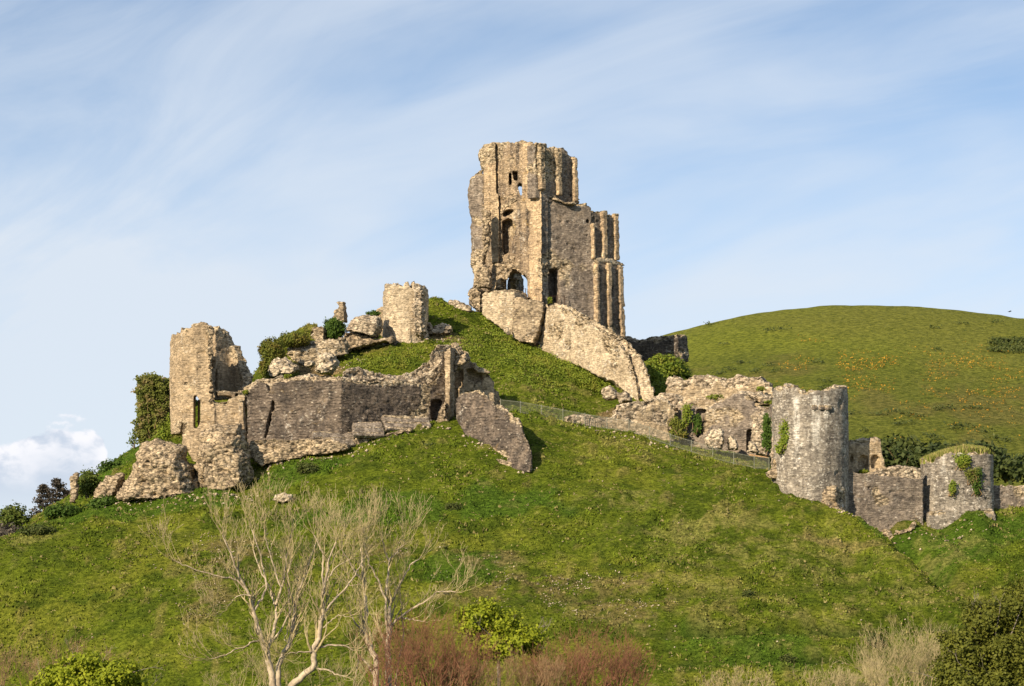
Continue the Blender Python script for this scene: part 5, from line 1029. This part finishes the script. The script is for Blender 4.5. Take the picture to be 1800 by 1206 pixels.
# ------------------------------------------------------------------ hedges and gorse at the foot of the far down
def hedge(label, u0, u1, v, rv, Y, mat, seed):
    r = np.random.default_rng(seed); bl = []; u = u0
    while u < u1:
        rr = rv*r.uniform(.7, 1.15); bl.append(EL(u, v+r.uniform(-4, 4), Y+r.uniform(-2, 2), rr*1.3, rr, 2.5)); u += rr*r.uniform(1.0, 1.7)
    bush('hedge', label, 'hedge', bl, int(220*len(bl)*rv/10), .42, mat, .45, 'hedges at the foot of the far down', seed, 12, B_BROWN, .6)
hedge('dark hedge between the arched stub and the turf capped tower', 1548, 1640, 806, 20, 300, L_HEDGE, 61)
hedge('brown scrub rising just behind the arched wall stub', 1535, 1600, 790, 16, 305, L_TUFT, 62)
hedge('dark hedge at the right edge above the low outer wall', 1730, 1830, 820, 20, 300, L_HEDGE, 63)
hedge('dark hedge half hidden behind the turf capped tower', 1590, 1760, 802, 16, 306, L_HEDGE, 64)
def gorse():
    rng = np.random.default_rng(9); C = []
    for (u0, u1, v0, v1, n) in ((1370, 1600, 634, 668, 240), (1480, 1800, 612, 700, 170), (1330, 1800, 680, 700, 90), (1560, 1800, 680, 760, 110), (1400, 1480, 598, 606, 8), (1640, 1800, 630, 665, 60)):
        for _ in range(n):
            u = rng.uniform(u0, u1); v = rng.normal((v0+v1)/2, (v1-v0)/3.2)
            if vnoise(np.array([[u, v*2.5, 0]]), .02, 3)[0] < -.25: continue
            C.append(ray_ground(u, v, far_z, 395, 700, 2.0))
    C = np.array(C); CC = np.repeat(C, 5, 0)+rng.normal(size=(len(C)*5, 3))*np.array((.8, .8, .2))+(0, 0, .35)
    o = leaves('gorse', CC, np.tile((0, -.4, .8), (len(CC), 1)), .21, L_GORSE, None, rng); tag(o, 'orange flowering gorse scattered in drifts over the far down', 'gorse', kind='stuff')
    C = []
    for u0, u1, v0, v1, n in ((1745, 1800, 600, 622, 60), (1195, 1800, 560, 620, 9), (1480, 1800, 720, 790, 24), (1250, 1500, 640, 690, 12)):
        for _ in range(n): C.append(ray_ground(rng.uniform(u0, u1), rng.uniform(v0, v1), far_z, 395, 700, 2.0))
    C = np.array(C); CC = np.repeat(C, 40, 0)+rng.normal(size=(len(C)*40, 3))*np.array((.9, .9, .25))+(0, 0, .35)
    o = leaves('scrub', CC, np.tile((0, -.4, .8), (len(CC), 1)), .34, L_TUFT, None, rng); tag(o, 'low dark scrub dotted over the far down', 'scrub', kind='stuff')
gorse()
# ------------------------------------------------------------------ loose chalk stones on the thin turf
def pebbles():
    rng = np.random.default_rng(13); V = []; Q = []; base = np.array([(1, 0, 0), (0, 1, 0), (-1, 0, 0), (0, -1, 0), (0, 0, .8), (0, 0, -.5)]); tri = np.array([(0, 1, 4), (1, 2, 4), (2, 3, 4), (3, 0, 4), (1, 0, 5), (2, 1, 5), (3, 2, 5), (0, 3, 5)])
    P0 = []
    for u, v, Y, rx, ry in BARE:
        c = P(u, v, Y); n = int(rx*ry*16); P0.append(np.column_stack([c[0]+rng.normal(size=n)*rx*.55, Y+rng.normal(size=n)*ry*.55]))
    n = 500; P0.append(np.column_stack([rng.uniform(-50, 50, n), rng.uniform(232, 262, n)])); P0 = np.concatenate(P0)
    p3 = np.column_stack([P0, 0*P0[:, 0]]); P0 = P0[(vnoise(p3, .9, 5)+.5*vnoise(p3, 2.3, 6)) > -.05]
    L = []
    for (u0, v0, y0), (u1, v1, y1), m in (((180, 886, 260.5), (345, 872, 258.5), 60), ((345, 872, 258.5), (448, 852, 259.5), 50), ((440, 824, 264), (600, 802, 262), 60), ((600, 802, 262), (800, 748, 266.5), 50), ((805, 765, 264.5), (932, 828, 258), 60), ((1380, 850, 257), (1495, 918, 251.7), 40), ((1000, 748, 270.5), (1190, 790, 267), 70), ((1545, 952, 256.5), (1740, 915, 257.5), 40), ((1070, 700, 283), (1110, 745, 279), 40), ((740, 600, 292), (800, 592, 294), 40), ((480, 668, 281), (640, 630, 287), 50)):
        t = rng.random(m); a, b = P(u0, v0, y0), P(u1, v1, y1); L.append(np.column_stack([a[0]+(b[0]-a[0])*t+rng.normal(size=m)*.4, a[1]+(b[1]-a[1])*t-abs(rng.normal(size=m))*.8]))
    L = np.concatenate(L); P0 = np.concatenate([P0, L])
    z = gz(P0[:, 0], P0[:, 1]); n = len(P0); s = .04+.085*rng.random(n)**2.5; s[-len(L):] *= 1.9
    V = np.column_stack([P0, z+.04])[:, None, :]+base[None]*s[:, None, None]*(.6+.8*rng.random((n, 6, 3)))
    Q = (tri[None]+6*np.arange(n)[:, None, None]).reshape(-1, 3)
    o = mesh_obj('chalk_stones', V.reshape(-1, 3), Q, M_BOULD, None, {'core': np.ones(n*6)}); tag(o, 'small pale stones scattered over worn turf on the near slope', 'stones', kind='stuff')
pebbles()
# ------------------------------------------------------------------ a bird over the far down
def bird():
    c = P(1775, 548, 320); V = [(-.30, 0, 0), (-.05, -.05, .02), (.22, 0, .05), (-.05, .05, .02), (-.02, 0, -.05), (.0, 0, .08), (.30, 0, .04), (.05, -.42, .12), (.02, .42, .12), (-.1, -.2, .06), (-.1, .2, .06), (-.38, -.06, .0), (-.38, .06, 0)]
    Fc = [(0, 1, 4), (1, 2, 4), (2, 3, 4), (3, 0, 4), (0, 5, 1), (1, 5, 2), (2, 5, 3), (3, 5, 0), (1, 2, 7), (1, 7, 9), (3, 8, 2), (3, 10, 8), (0, 11, 12), (2, 6, 5)]
    tag(mesh_obj('bird', np.array(V)*1.0+c, Fc, M_BIRD), 'tiny dark bird flying above the right end of the down', 'bird')
    o = COL.objects[-1]
bird()
